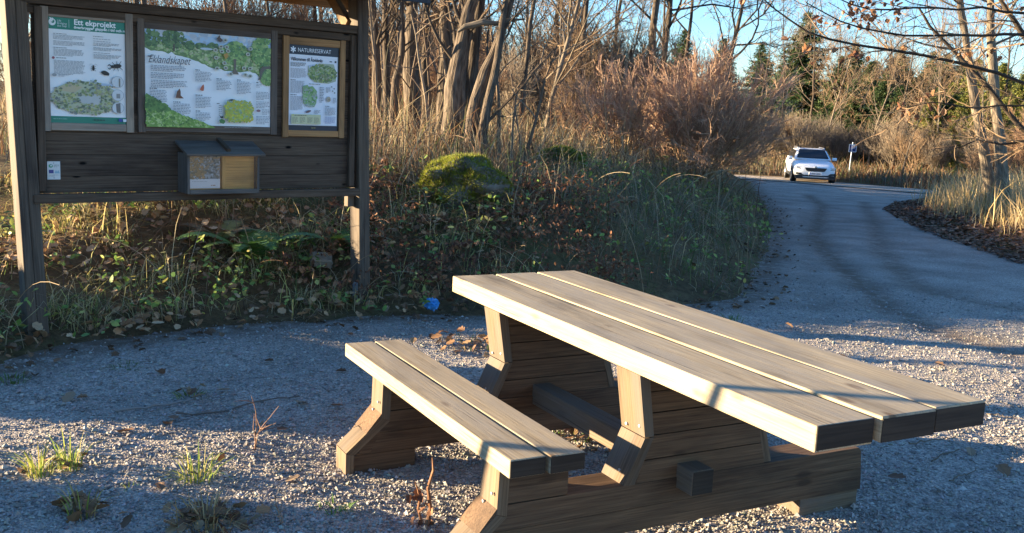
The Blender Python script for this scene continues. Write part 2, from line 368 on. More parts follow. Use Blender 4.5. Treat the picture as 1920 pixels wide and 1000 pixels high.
def isle_d(x, y): return -sdist(x, y, ISLE)
def far_d(x, y): return -sdist(x, y, FAR)
def height(x, y):
    x = np.asarray(x, float); y = np.asarray(y, float)
    z = base(x, y)
    d = np.maximum(bank_d(x, y), 0)
    k = np.interp(wcoord(x, y), [2.6, 3.3, 3.6, 3.72, 3.84, 4.12, 4.28, 4.42, 5.7, 6.6, 7.5, 8.3], [1.5, 1.45, 1.35, .5, .05, .05, .45, 1.15, 1.05, .42, .42, .8])  # out-of-view bank heights shaped across the sun direction to shade the yard
    dd = np.minimum(d, 14)
    k = k + (np.interp(wcoord(x, y), [3, 5, 6.6, 8], [.5, .8, .9, 1.0]) - k) * smooth(-4.3, -2.9, x)
    z = z + k * (.95 * (1 - np.exp(-(dd / 1.75) ** 1.5)) + .05 * dd) + np.minimum(d, .6) * .08 * wob(x, y, 1.6)
    e = np.maximum(isle_d(x, y), 0)
    z = z + .38 * (1 - np.exp(-e / 1.6)) + .05 * np.minimum(e, 8)
    g = np.maximum(far_d(x, y), 0)
    z = z + .25 * (1 - np.exp(-g / 1.2)) + .02 * np.minimum(g, 30)
    return z
def Z(x, y): return float(height(np.array([x]), np.array([y]))[0])

def axis_steps(segs):
    o = []
    for a, b, s in segs: o += list(np.arange(a, b, s))
    return np.array(o + [segs[-1][1]])
xs = axis_steps([(-600, -60, 45), (-60, -14, 3), (-14, -6, .5), (-6, 6, .2), (6, 20, .4), (20, 60, 3), (60, 600, 45)])
ys = axis_steps([(-300, -20, 35), (-20, 0, 2), (0, 16, .2), (16, 30, .4), (30, 56, .7), (56, 110, 4), (110, 900, 60)])
gx, gy = np.meshgrid(xs, ys); gz = height(gx, gy) - .03
nx, ny = len(xs), len(ys)
ii = (np.arange(ny - 1)[:, None] * nx + np.arange(nx - 1)[None]).ravel()
mb = MB(); mb.add(np.stack([gx, gy, gz], -1).reshape(-1, 3), np.stack([ii, ii + 1, ii + nx + 1, ii + nx], 1))
ground = tag(mb.build('ground', M['soil'], smooth=True), kind='structure')

RUT_A = [(9.17, 31.4), (7.99, 26.0), (6.33, 20.7), (5.02, 16.6), (4.39, 14.0), (4.01, 12.1), (3.69, 10.2), (3.42, 8.8), (3.45, 7.9), (3.7, 6.8)]
RUT_B = [(9.98, 28.6), (7.21, 19.9), (5.41, 14.6), (4.79, 12.35), (4.4, 10.8), (4.32, 10.0), (4.75, 9.3), (5.6, 8.6)]
RUT_C = [(2.7, 8.6), (3.1, 10.4), (3.9, 13.0), (5.3, 18.0), (6.6, 22.5)]
def micro(x, y):
    return .011 * wob(x, y, 2.3) + .007 * wob(x + 3, y - 2, 5.1) + .004 * wob(x - 1, y + 7, 11.3)
def worn(x, y):
    a = np.abs(sdist(x, y, RUT_A)); b = np.abs(sdist(x, y, RUT_B)); c = np.abs(sdist(x, y, RUT_C))
    v = np.maximum(np.exp(-(a / .20) ** 2), .8 * np.exp(-(b / .20) ** 2)); v = np.maximum(v, .45 * np.exp(-(c / .25) ** 2))
    ed = np.exp(-(np.maximum(-bank_d(x, y), 0) / .35) ** 2) * .9
    return np.clip(np.maximum(v * .88, ed), 0, 1)
# gravel sheet: rows run from the bank's foot to the verge on the other side
bp_ = np.array(BANK); ip_ = np.array(ISLE)
def xL(y): return np.interp(y, bp_[0:19, 1], bp_[0:19, 0]) - .12
def xR(y): return np.interp(y, [-12, 4, 9.5, 11.5, 13.4, 15.5, 17.8, 21.2, 25, 28.6, 31.2, 34, 36, 41, 45, 48.2], [70, 18, 10, 7.6, 6.93, 7.24, 7.53, 8.35, 9.35, 11, 13.2, 15.8, 17.8, 16.4, 15.4, 12.6]) + .12
yr = axis_steps([(-12, 2.4, .6), (2.4, 9, .05), (9, 16, .1), (16, 48.2, .3)])
tcol = np.linspace(0, 1, 150)
px = xL(yr)[:, None] * (1 - tcol) + xR(yr)[:, None] * tcol
py = np.repeat(yr[:, None], len(tcol), 1)
pz = base(px, py) + np.where(py < 20, micro(px, py), .5 * micro(px, py)) - .02 * worn(px, py) + .04 * np.clip(bank_d(px, py), 0, 1)
nx, ny = len(tcol), len(yr)
ii = (np.arange(ny - 1)[:, None] * nx + np.arange(nx - 1)[None]).ravel()
mb = MB(); wv = worn(px, py)
mb.add(np.stack([px, py, pz], -1).reshape(-1, 3), np.stack([ii, ii + 1, ii + nx + 1, ii + nx], 1), col=np.repeat(wv.reshape(-1, 1), 3, 1))
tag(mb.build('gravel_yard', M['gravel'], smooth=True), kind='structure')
# crossing road
cl = np.array([(2, 48.5), (9, 46.4), (13, 43.6), (16.2, 38.2), (21, 32.2), (34, 22.5), (70, 8)]); hw = np.array([1.2, 1.5, 1.7, 1.9, 1.9, 1.9, 1.9])
t = np.linspace(0, len(cl) - 1, 120); cx = np.interp(t, range(len(cl)), cl[:, 0]); cy = np.interp(t, range(len(cl)), cl[:, 1]); hh = np.interp(t, range(len(cl)), hw)
tx, ty = np.gradient(cx), np.gradient(cy); tl = np.hypot(tx, ty); nxn, nyn = -ty / tl, tx / tl
sgs = np.linspace(-1, 1, 9)
qx = cx[:, None] + nxn[:, None] * hh[:, None] * sgs; qy = cy[:, None] + nyn[:, None] * hh[:, None] * sgs
qz = np.maximum(height(qx, qy), base(qx, qy)) + .03
mb = MB(); ii = (np.arange(119)[:, None] * 9 + np.arange(8)[None]).ravel()
mb.add(np.stack([qx, qy, qz], -1).reshape(-1, 3), np.stack([ii, ii + 9, ii + 10, ii + 1], 1)[:, ::-1], col=np.repeat((np.exp(-((sgs - .35) / .16) ** 2) * .25 + np.exp(-((sgs + .4) / .16) ** 2) * .25)[None].repeat(120, 0).reshape(-1, 1), 3, 1))
tag(mb.build('road', M['road_lit'], smooth=True), kind='structure')

# loose stones on the yard
def gravel_stones(N=150000):
    r = 3.0 * (11.0 / 3.0) ** rng.random(N) ** 1.15; a = rng.uniform(R(-36), R(37), N)
    x = r * np.sin(a); y = r * np.cos(a)
    keep = (bank_d(x, y) < .12) & (rng.random(N) > worn(x, y) * .7); x, y = x[keep], y[keep]; n = len(x)
    s = np.clip(rng.lognormal(math.log(.0047), .42, n), .002, .013)
    z = base(x, y) + micro(x, y) - .02 * worn(x, y) + s * .35
    O = np.array([(1, 0, 0), (-1, 0, 0), (0, 1, 0), (0, -1, 0), (0, 0, 1), (0, 0, -1)], float)
    V = O[None] * rng.uniform(.65, 1.25, (n, 6, 1)) + rng.normal(0, .18, (n, 6, 3))
    V *= (s[:, None] * rng.uniform(.7, 1.3, (n, 1)))[:, :, None] * np.stack([rng.uniform(.8, 1.4, n), rng.uniform(.8, 1.3, n), np.full(n, .8)], 1)[:, None, :]
    th = rng.uniform(0, 6.28, n); c, sn = np.cos(th), np.sin(th)
    W = np.stack([V[:, :, 0] * c[:, None] - V[:, :, 1] * sn[:, None], V[:, :, 0] * sn[:, None] + V[:, :, 1] * c[:, None], V[:, :, 2]], -1)
    W += np.stack([x, y, z], 1)[:, None]
    F = np.array([(0, 2, 4), (2, 1, 4), (1, 3, 4), (3, 0, 4), (2, 0, 5), (1, 2, 5), (3, 1, 5), (0, 3, 5)])
    FF = (np.arange(n) * 6)[:, None, None] + F[None]
    g = rng.choice([.16, .22, .27, .32, .38, .45], n, p=[.14, .25, .31, .21, .075, .015])
    colr = g[:, None] * np.array([1.10, 1.0, .89]) * (1 + rng.normal(0, .04, (n, 3)))
    mb = MB(); mb.add(W.reshape(-1, 3), FF.reshape(-1, 3), col=np.repeat(colr, 6, 0))
    o = mb.build('gravel', M['stone'])
    tag(o, 'loose grey gravel stones strewn over the yard', 'gravel', kind='stuff')
gravel_stones()
# ------------------------------------------------------------------ picnic table (local: x along its length towards the near end, y across, z up)
TA = (-0.2912, 4.8636, 0.0); TYAW = 0.4914
# local x axis = u=(sin,-cos), y axis = v=(cos,sin): a rotation by TYAW-90deg
table = thing('picnic_table', 'heavy wooden picnic table with three top planks and a fixed two-plank bench', 'picnic table', TA, TYAW - math.pi / 2)
TL, TW, TH, TT = 2.466, .704, .75, .079
pw = (TW - .028) / 3
for i, ex in enumerate((0.0, .016, .004)):
    mb = MB(); y0 = i * (pw + .014); L = TL + ex
    plank(mb, (L / 2, y0 + pw / 2, TH - TT / 2), (1, 0, 0), (0, 1, 0), L, pw, TT, .0045, 0, 2)
    V = mb.V[0]; V[:, 2] += .003 * np.sin(V[:, 0] * 2.1 + i * 2) * (V[:, 0] / TL) + (i - 1) * .0015
    F0, _ = mb.F[0]
    pl = mb.build('tabletop_plank', [M['top']], table)
    e = MB(); box(e, (L - .001, y0 + .002, TH - TT + .003), (L + .0025, y0 + pw - .002, TH - .0045), .001, 0, 1)
    e.build('end_grain', [M['endgrain']], pl)
bv0, bw, bt, bz = -.551, .136, .063, .45
for i in range(2):
    y0 = bv0 + i * (bw + .011); mb = MB(); L = 1.681 + .01 * i
    plank(mb, (.015 + L / 2, y0 + bw / 2, bz - bt / 2), (1, 0, 0), (0, 1, 0), L, bw, bt, .0045, 0, 2)
    pl = mb.build('seat_plank', [M['top']], table)
    e = MB(); box(e, (.015 + L - .001, y0 + .002, bz - bt + .003), (.015 + L + .0025, y0 + bw - .002, bz - .003), .001, 0, 1)
    e.build('end_grain', [M['endgrain']], pl)

def trestle(uf):
    """support frame whose face towards the near end lies at x = uf"""
    b0 = uf - .15
    body = MB()
    def row(z0, z1, va0, va1, vb0, vb1):   # one infill board, edges follow the hourglass
        prism(body, [(va0, z0), (vb0, z0), (vb1, z1), (va1, z1)], 0, uf - .115 + random.uniform(-.002, .002), uf - .006 + random.uniform(-.002, .002))
    lw = lambda z: np.interp(z, [.26, .43, .67], [.012, .075, .035])
    rw = lambda z: np.interp(z, [.26, .43, .67], [.622, .572, .63])
    for z0, z1 in ((.262, .345), (.349, .436), (.440, .520), (.524, .600), (.604, .669)):
        row(z0, z1, lw(z0), lw(z1), rw(z0), rw(z1))
    fr = body.build('trestle', [M['frame']], table)
    for name, pts in (('edge_board', [(-.003, .669), (.037, .435), (.077, .435), (.040, .669)]),
                      ('edge_board', [(.037, .431), (-.040, .262), (.005, .262), (.077, .431)])):
        e = MB(); g = np.subtract(pts[1], pts[0]); prism(e, pts, 0, b0, uf, gdir=g); e.build(name, [M['legw']], fr)
    for pts in ([(.632, .669), (.575, .435), (.61, .435), (.665, .669)], [(.575, .431), (.625, .262), (.66, .262), (.61, .431)]):
        e = MB(); g = np.subtract(pts[1], pts[0]); prism(e, pts, 0, b0, uf - .01, gdir=g); e.build('edge_board', [M['legw']], fr)
    # long ground beam of stacked boards with rounded far corner
    bm_ = MB()
    prism(bm_, [(-.62, .172), (1.152, .172), (1.143, .245), (1.128, .262), (-.545, .262)], 0, b0 + .005, uf - .001)
    prism(bm_, [(-.69, .082), (1.163, .078), (1.16, .13), (1.156, .169), (-.622, .169)], 0, b0 + .007, uf - .004)
    bm = bm_.build('ground_beam', [M['frame']], table)
    for v0, v1 in ((-.685, -.385), (.835, 1.155)):
        f = MB(); box(f, (b0 + .012, v0, -.03), (uf - .009, v1, .079), .004, 0, 1); f.build('foot', [M['legw'] if v0 > 0 else M['frame']], bm)
    # bench support
    s = MB(); prism(s, [(-.51, .266), (-.275, .266), (-.275, .386), (-.51, .386)], 0, b0 + .015, uf - .004)
    prism(s, [(-.655, .082), (-.60, .082), (-.51, .262), (-.55, .240)], 0, b0 + .015, uf - .003)
    sp = s.build('bench_support', [M['frame']], table)
    for pts in ([(-.548, .387), (-.552, .235), (-.512, .222), (-.508, .387)], [(-.552, .232), (-.708, .095), (-.668, .084), (-.512, .219)], [(-.708, .092), (-.708, -.02), (-.672, -.02), (-.670, .082)]):
        e = MB(); g = np.subtract(pts[1], pts[0]); prism(e, pts, 0, b0 + .02, uf, gdir=g); e.build('edge_board', [M['legw']], sp)
    for v, z, du in ((-.53, .30, -.03), (-.53, .25, -.09)):
        c = MB(); bolt_at(c, (uf + du, v - .026, z), (0, -1, 0)); c.build('bolt', [M['steel']], sp)
    for v, z, du in ((.038, .47, -.03), (.036, .455, -.11), (-.017, .30, -.06)):
        c = MB(); bolt_at(c, (uf + du, v - .004, z), (0, -1, 0)); c.build('bolt', [M['steel']], fr)
    for dz in (.03,):   # cross batten beneath the top
        c = MB(); box(c, (uf - .21, .045, .60), (uf - .155, .66, .6695), .003, 0, 1); c.build('batten', [M['frame']], table)
        c = MB(); box(c, (uf - .20, -.49, .305), (uf - .15, -.29, .3855), .003, 0, 1); c.build('batten', [M['frame']], table)
def bolt_at(mb, p, d, r=.006):
    p = np.array(p); d = np.array(d, float)
    tubes(mb, [(np.array([p, p + d * .005, p + d * .0055]), np.array([r, r, r * .3]))], 8)
trestle(1.621); trestle(.52)
st = MB(); box(st, (.44, .195, .222), (1.71, .292, .316), .005, 0, 0)
so = st.build('stretcher', [M['legw']], table)
e = MB(); box(e, (1.7095, .198, .225), (1.7125, .289, .313), .001, 0, 1); e.build('end_grain', [M['endgrain']], so)

# ------------------------------------------------------------------ information board (local: x along the board, -y is its front, z up)
BY = 0.7016
board = thing('information_board', 'dark wooden roofed notice board with three posters at the foot of the bank', 'notice board', (-2.9166, 6.0844, 0), BY)
def lean_plank(mb, x0, x1, y0, y1, z0, z1, lean, mat=0):
    V, F = bevel_box(x1 - x0, y1 - y0, z1 - z0, .006, 2)
    P = V + np.array([(x0 + x1) / 2, (y0 + y1) / 2, (z0 + z1) / 2]); G = V[:, [2, 0, 1]] + rng.uniform(-30, 30, 3)
    P[:, 0] -= lean * (P[:, 2] - 1.0); mb.add(P, F, mat, gc=G)
def post(x0, x1, lean):
    p = MB(); w = x1 - x0
    lean_plank(p, x0, x0 + w * .45, -.006, .135, -.3, 2.6, lean); lean_plank(p, x0 + w * .46, x1, 0, .13, -.3, 2.6, lean)
    return p.build('post', [M['post']], board)
lp = post(-.118, .005, .036); rp = post(2.262, 2.358, .034)
sh = MB(); box(sh, (2.283, .02, -.1), (2.289, .09, .19), .001, 0, 2); so = sh.build('post_shoe', [M['steel']], rp)
bk = MB(); zz = .925
hs = [.105, .135, .14, .135, .14, .13, .135, .14, .105]
for h in hs:
    plank(bk, (1.14, .062 + random.uniform(-.001, .001), zz + h / 2 - .001), (1, 0, 0), (0, 0, 1), 2.28, h - .0015, .024, .003, 0); zz += h
plank(bk, (1.14, .083, 1.49), (1, 0, 0), (0, 0, 1), 2.26, 1.12, .012, .002, 0)
bk.build('backing_boards', [M['board']], board)
rl = MB(); box(rl, (-.03, -.012, .866), (2.275, .05, .922), .005, 0, 0); rl.build('bottom_rail', [M['board']], board)
rl = MB(); box(rl, (-.07, .0, 2.062), (2.27, .075, 2.122), .005, 0, 0); rl.build('top_rail', [M['board']], board)
rl = MB(); box(rl, (-.05, .028, 2.01), (2.27, .049, 2.058), .004, 0, 0); rl.build('top_rail', [M['board']], board)
for x0 in (.008, 2.185):
    s = MB(); box(s, (x0, .012, .94), (x0 + .045, .049, 2.05), .004, 0, 2); s.build('side_batten', [M['board']], board)
for x0 in (2.19,):   # bottom bearing block on the far post, sunlit
    s = MB(); box(s, (2.205, .055, .78), (2.262, .11, .864), .004, 0, 2); s.build('bearer', [M['legw']], board)
# gable roof with open eaves
rf = MB(); SL = .40
for sg in (-1, 1):
    for k in range(5):
        t0 = k * .115; c = math.cos(SL); s_ = math.sin(SL)
        yc = sg * (t0 + .055) * c; zc = 2.58 - (t0 + .055) * s_
        plank(rf, (1.06, yc + .065, zc), (1, 0, 0), (0, sg * c, -s_), 2.98, .108, .02, .003, 0)
ro = rf.build('roof', [M['soffit']], board)
fe = MB()
for sg in (-1, 1):
    c = math.cos(SL); s_ = math.sin(SL)
    plank(fe, (1.06, sg * .29 * c + .065 + sg * .02 * s_, 2.58 - .29 * s_ + .026), (1, 0, 0), (0, sg * c, -s_), 3.06, .64, .018, .003, 0)
fe.build('roof_covering', [M['roofing']], ro)
for x in (-.40, 2.52):   # verge boards
    v = MB()
    for sg in (-1, 1):
        c = math.cos(SL); s_ = math.sin(SL)
        plank(v, (x, sg * .29 * c + .065, 2.58 - .29 * s_ - .045), (0, sg * c, -s_), (1, 0, 0), .60, .022, .07, .003, 0)
    v.build('verge_board', [M['roofing']], ro)
for yy in (-.475, .605):   # eaves boards
    v = MB(); box(v, (-.41, yy - .012, 2.285), (2.53, yy + .012, 2.375), .003, 0, 0); v.build('eaves_board', [M['soffit' if yy > 0 else 'roofing']], ro)
for x in (-.06, 2.225):   # braces from post to eaves
    v = MB()
    for a, b_ in (((.13, 2.13), (.40, 2.36)),):
        d = np.subtract(b_, a); L = np.hypot(*d); d = d / L
        plank(v, (x, (a[0] + b_[0]) / 2, (a[1] + b_[1]) / 2), (0, d[0], d[1]), (1, 0, 0), L, .05, .08, .003, 0)
    v.build('brace', [M['soffit']], ro)

# ---- posters
TXT = {}
def text2d(s, size=1.0, shear=0.0, bold=0.0, cond=1.0):
    cu = bpy.data.curves.new('lettering', 'FONT'); cu.body = s; cu.size = size; cu.shear = shear; cu.offset = bold; cu.resolution_u = 3
    o = bpy.data.objects.new('lettering', cu); COL.objects.link(o)
    dg = bpy.context.evaluated_depsgraph_get(); me = o.evaluated_get(dg).to_mesh()
    V = np.array([v.co[:2] for v in me.vertices]); F = [list(p.vertices) for p in me.polygons]
    o.evaluated_get(dg).to_mesh_clear(); bpy.data.objects.remove(o); bpy.data.curves.remove(cu)
    V[:, 0] *= cond
    return V, F
class Sheet:
    """flat printed sheet: w x h, drawn in units of 0..1 across and 0..1 down, origin top left"""
    def __init__(s, x0, z1, w, h, y):
        s.x0, s.z1, s.w, s.h, s.y = x0, z1, w, h, y; s.mb = MB(); s.k = 0
    def lay(s): s.k += 1; return s.y - .0003 * s.k
    def poly(s, pts, col, layer=None):
        y = layer if layer is not None else s.lay(); p = np.array(pts, float)
        V = np.stack([s.x0 + p[:, 0] * s.w, np.full(len(p), y), s.z1 - p[:, 1] * s.h], 1)
        a = p[:, 0] * np.roll(p[:, 1], -1) - p[:, 1] * np.roll(p[:, 0], -1)
        F = list(range(len(p))) if a.sum() < 0 else list(range(len(p)))[::-1]
        s.mb.add(V, [F], 0, col)
    def rect(s, x0, y0, x1, y1, col, layer=None): s.poly([(x0, y0), (x0, y1), (x1, y1), (x1, y0)], col, layer)
    def ell(s, cx, cy, rx, ry, col, n=20, layer=None, jit=0., rot=0.):
        a = np.arange(n) * 2 * math.pi / n; j = 1 + rng.normal(0, jit, n) if jit else 1
        px, py = np.cos(a) * rx * j, np.sin(a) * ry * j
        if rot:   # rotate in metres
            q = s.h / s.w; py = py * q; px, py = px * math.cos(rot) - py * math.sin(rot), px * math.sin(rot) + py * math.cos(rot); py = py / q
        s.poly(np.stack([cx + px, cy + py], 1), col, layer)
    def text(s, t, x, y, size, col, **k):
        V, F = text2d(t, size, **k); yy = s.lay()
        s.mb.add(np.stack([s.x0 + x * s.w + V[:, 0], np.full(len(V), yy), s.z1 - y * s.h + V[:, 1]], 1), F, 0, col)
    def lines(s, x, y, w, n, lead, col=(.30, .30, .31), th=.42, last=.6):
        yy = s.lay()
        for i in range(n):
            end = x + w * (last if i == n - 1 else rng.uniform(.88, 1.0)); p = x
            while p < end - .004:
                q = min(p + rng.uniform(.015, .05) * (.45 / s.w), end); s.rect(p, y + i * lead, q, y + i * lead + lead * th, col, yy); p = q + .008 * (.45 / s.w)
    def blobs(s, inside, box_, n, r, cols, jit=.18):
        yy = s.lay() ; c0 = 0
        for i in range(n):
            x, y = rng.uniform(box_[0], box_[2]), rng.uniform(box_[1], box_[3])
            if not inside(x, y): continue
            rr = r * rng.uniform(.5, 1.4); c = np.array(cols[rng.integers(len(cols))]) * rng.uniform(.8, 1.15)
            s.ell(x, y, rr / s.w, rr / s.h * rng.uniform(.6, 1), c, 8, yy - .0000008 * i, jit)
        s.k += int(n * .0000008 / .0003) + 1
    def build(s, parent, label):
        o = s.mb.build('poster', [M['print']], parent); o['label'] = label; return o
G_ = [(.10, .17, .05), (.17, .26, .07), (.25, .34, .12), (.33, .38, .16), (.12, .20, .10), (.30, .30, .14)]
def frame(x0, x1, z0, z1, wd, mat, y0, label, thick=.022):
    f = MB()
    box(f, (x0, y0 - thick, z0), (x0 + wd, y0, z1), .003, 0, 2); box(f, (x1 - wd, y0 - thick, z0), (x1, y0, z1), .003, 0, 2)
    box(f, (x0 + wd + .001, y0 - thick + .003, z1 - wd - .012), (x1 - wd - .001, y0, z1 - .006), .003, 0, 0)
    box(f, (x0 + wd + .001, y0 - thick + .003, z0 + .006), (x1 - wd - .001, y0, z0 + wd + .006), .003, 0, 0)
    o = f.build('poster_frame', [mat], board); o['label'] = label; return o
YB = .048
f1 = frame(.044, .596, 1.308, 2.056, .047, M['frame_pale'], YB, 'pale grey wooden poster frame')
f2 = frame(.624, 1.600, 1.312, 2.034, .047, M['frame_brown'], YB, 'dark brown wide poster frame')
f3 = frame(1.646, 2.146, 1.297, 2.008, .045, M['frame_orange'], YB, 'orange-brown wooden poster frame')
def beetle(S, x, y, r, ang=0., horns=True):
    k = (.015, .012, .012); q = S.h / S.w
    def P(a, b): c, s_ = math.cos(ang), math.sin(ang); return (x + (a * c - b * s_) * r, y + (a * s_ + b * c) * r / q)
    S.ell(x, y, r, r * .48 / q, k, 14, None, 0, ang)
    hx, hy = P(1.0, 0); S.ell(hx, hy, r * .38, r * .34 / q, k, 10)
    yy = S.lay()
    def leg(p0, p1, t=.06):
        a, b = np.array(P(*p0)), np.array(P(*p1)); d = b - a; nrm = np.array([-d[1], d[0]]) / (np.hypot(*d) + 1e-9) * r * t
        S.poly([a - nrm, a + nrm, b + nrm * .6, b - nrm * .6], k, yy)
    for s_ in (-1, 1):
        leg((.5, .3 * s_), (1.0, 1.0 * s_)); leg((0, .4 * s_), (-.1, 1.15 * s_)); leg((-.5, .3 * s_), (-1.1, 1.0 * s_))
        if horns: leg((1.25, .15 * s_), (1.7, .55 * s_), .09); leg((1.7, .55 * s_), (2.1, .2 * s_), .08)
        else: leg((1.2, .1 * s_), (1.9, .9 * s_), .03); leg((1.9, .9 * s_), (1.3, 1.7 * s_), .03)
def poster1():
    S = Sheet(.090, 2.0, .460, .640, YB - .008)
    W = (.85, .84, .81); GR = (.012, .21, .135)
    S.rect(0, 0, 1, 1, W); yy = S.lay()
    S.rect(0, 0, 1, .115, GR, yy); S.rect(0, .935, 1, 1, GR, yy)
    S.ell(.055, .052, .045, .033, (.8, .82, .8)); S.ell(.062, .045, .022, .018, GR); S.poly([(.02, .01), (.045, .015), (.06, .05), (.04, .05)], (.8, .82, .8)); S.poly([(.05, .012), (.066, .016), (.07, .04), (.058, .04)], (.8, .82, .8))
    S.text('Life', .115, .045, .017, (.75, .8, .78)); S.text('Bridging', .115, .068, .017, (.75, .8, .78)); S.text('the Gap', .115, .092, .017, (.75, .8, .78))
    S.rect(.262, .02, .266, .095, (.6, .75, .7))
    S.text('Ett ekprojekt', .325, .062, .047, (.9, .92, .9), bold=.0012); S.text('överbrygger glappen i tid och rum', .325, .098, .0225, (.85, .9, .87), bold=.0008, cond=1.08)
    t = (.33, .33, .34)
    S.lines(.06, .155, .30, 1, .012, (.2, .2, .2)); S.lines(.06, .170, .40, 4, .0115, t); S.lines(.06, .225, .40, 4, .0115, t)
    S.lines(.06, .285, .28, 1, .012, (.2, .2, .2)); S.lines(.06, .30, .40, 6, .0115, t)
    S.ell(.055, .385, .018, .013, (.35, .09, .10)); S.lines(.09, .38, .22, 1, .014, (.2, .2, .2)); S.lines(.06, .405, .40, 12, .0115, t)
    S.lines(.57, .155, .22, 1, .012, (.2, .2, .2))
    for y_, n_ in ((.178, 1), (.20, 1), (.218, 3), (.262, 3), (.31, 1), (.328, 4)): S.lines(.57, y_, .38, n_, .0115, t)
    beetle(S, .565, .465, .032, math.pi / 2 * 3, False); beetle(S, .70, .505, .043, .5, True) if False else S.ell(.72, .505, .055, .022, (.02, .016, .015), 14, None, .05, .3)
    beetle(S, .88, .43, .06, math.pi - .15, True)
    S.ell(.06, .545, .028, .016, (.35, .35, .33)); S.lines(.11, .54, .14, 2, .012, t)
    oval = lambda x, y: ((x - .46) / .45) ** 2 + ((y - .75) / .165) ** 2 < 1 + .12 * math.sin(x * 25)
    S.ell(.46, .75, .445, .155, (.46, .47, .30), 30, None, .02)
    S.poly([(.12, .66), (.25, .62), (.42, .65), (.30, .71), (.15, .69)], (.52, .42, .25)); S.poly([(.35, .75), (.55, .70), (.68, .74), (.60, .83), (.40, .80)], (.50, .50, .46)); S.poly([(.48, .68), (.62, .66), (.66, .70), (.50, .72)], (.34, .40, .30)); S.poly([(.5, .60), (.85, .61), (.82, .635), (.5, .62)], (.45, .52, .60))
    S.blobs(lambda x, y: oval(x, y) and not (.14 < x < .40 and .645 < y < .70) and not (.38 < x < .62 and .73 < y < .81), (.0, .58, .95, .93), 620, .0075, [(.13, .17, .10), (.22, .28, .11), (.34, .37, .14), (.42, .41, .16), (.20, .22, .20), (.30, .28, .20)])
    for cx, cy in ((.88, .585), (.88, .715), (.88, .84)):
        S.ell(cx, cy, .082, .057, (.35, .36, .36), 24); S.ell(cx, cy, .077, .053, (.66, .66, .64), 24)
    S.rect(.895, .55, .915, .63, (.22, .20, .16)); S.rect(.86, .70, .91, .745, (.28, .27, .25)); S.poly([(.85, .80), (.91, .79), (.915, .89), (.86, .885)], (.16, .15, .14))
    S.lines(.03, .958, .3, 1, .012, (.3, .5, .42)); S.lines(.55, .958, .26, 1, .022, (.02, .05, .04)); S.rect(.885, .945, .935, .975, (.03, .06, .3)); S.rect(.945, .948, .99, .975, (.7, .75, .75))
    S.build(f1, 'white poster with green header about an oak project')
poster1()
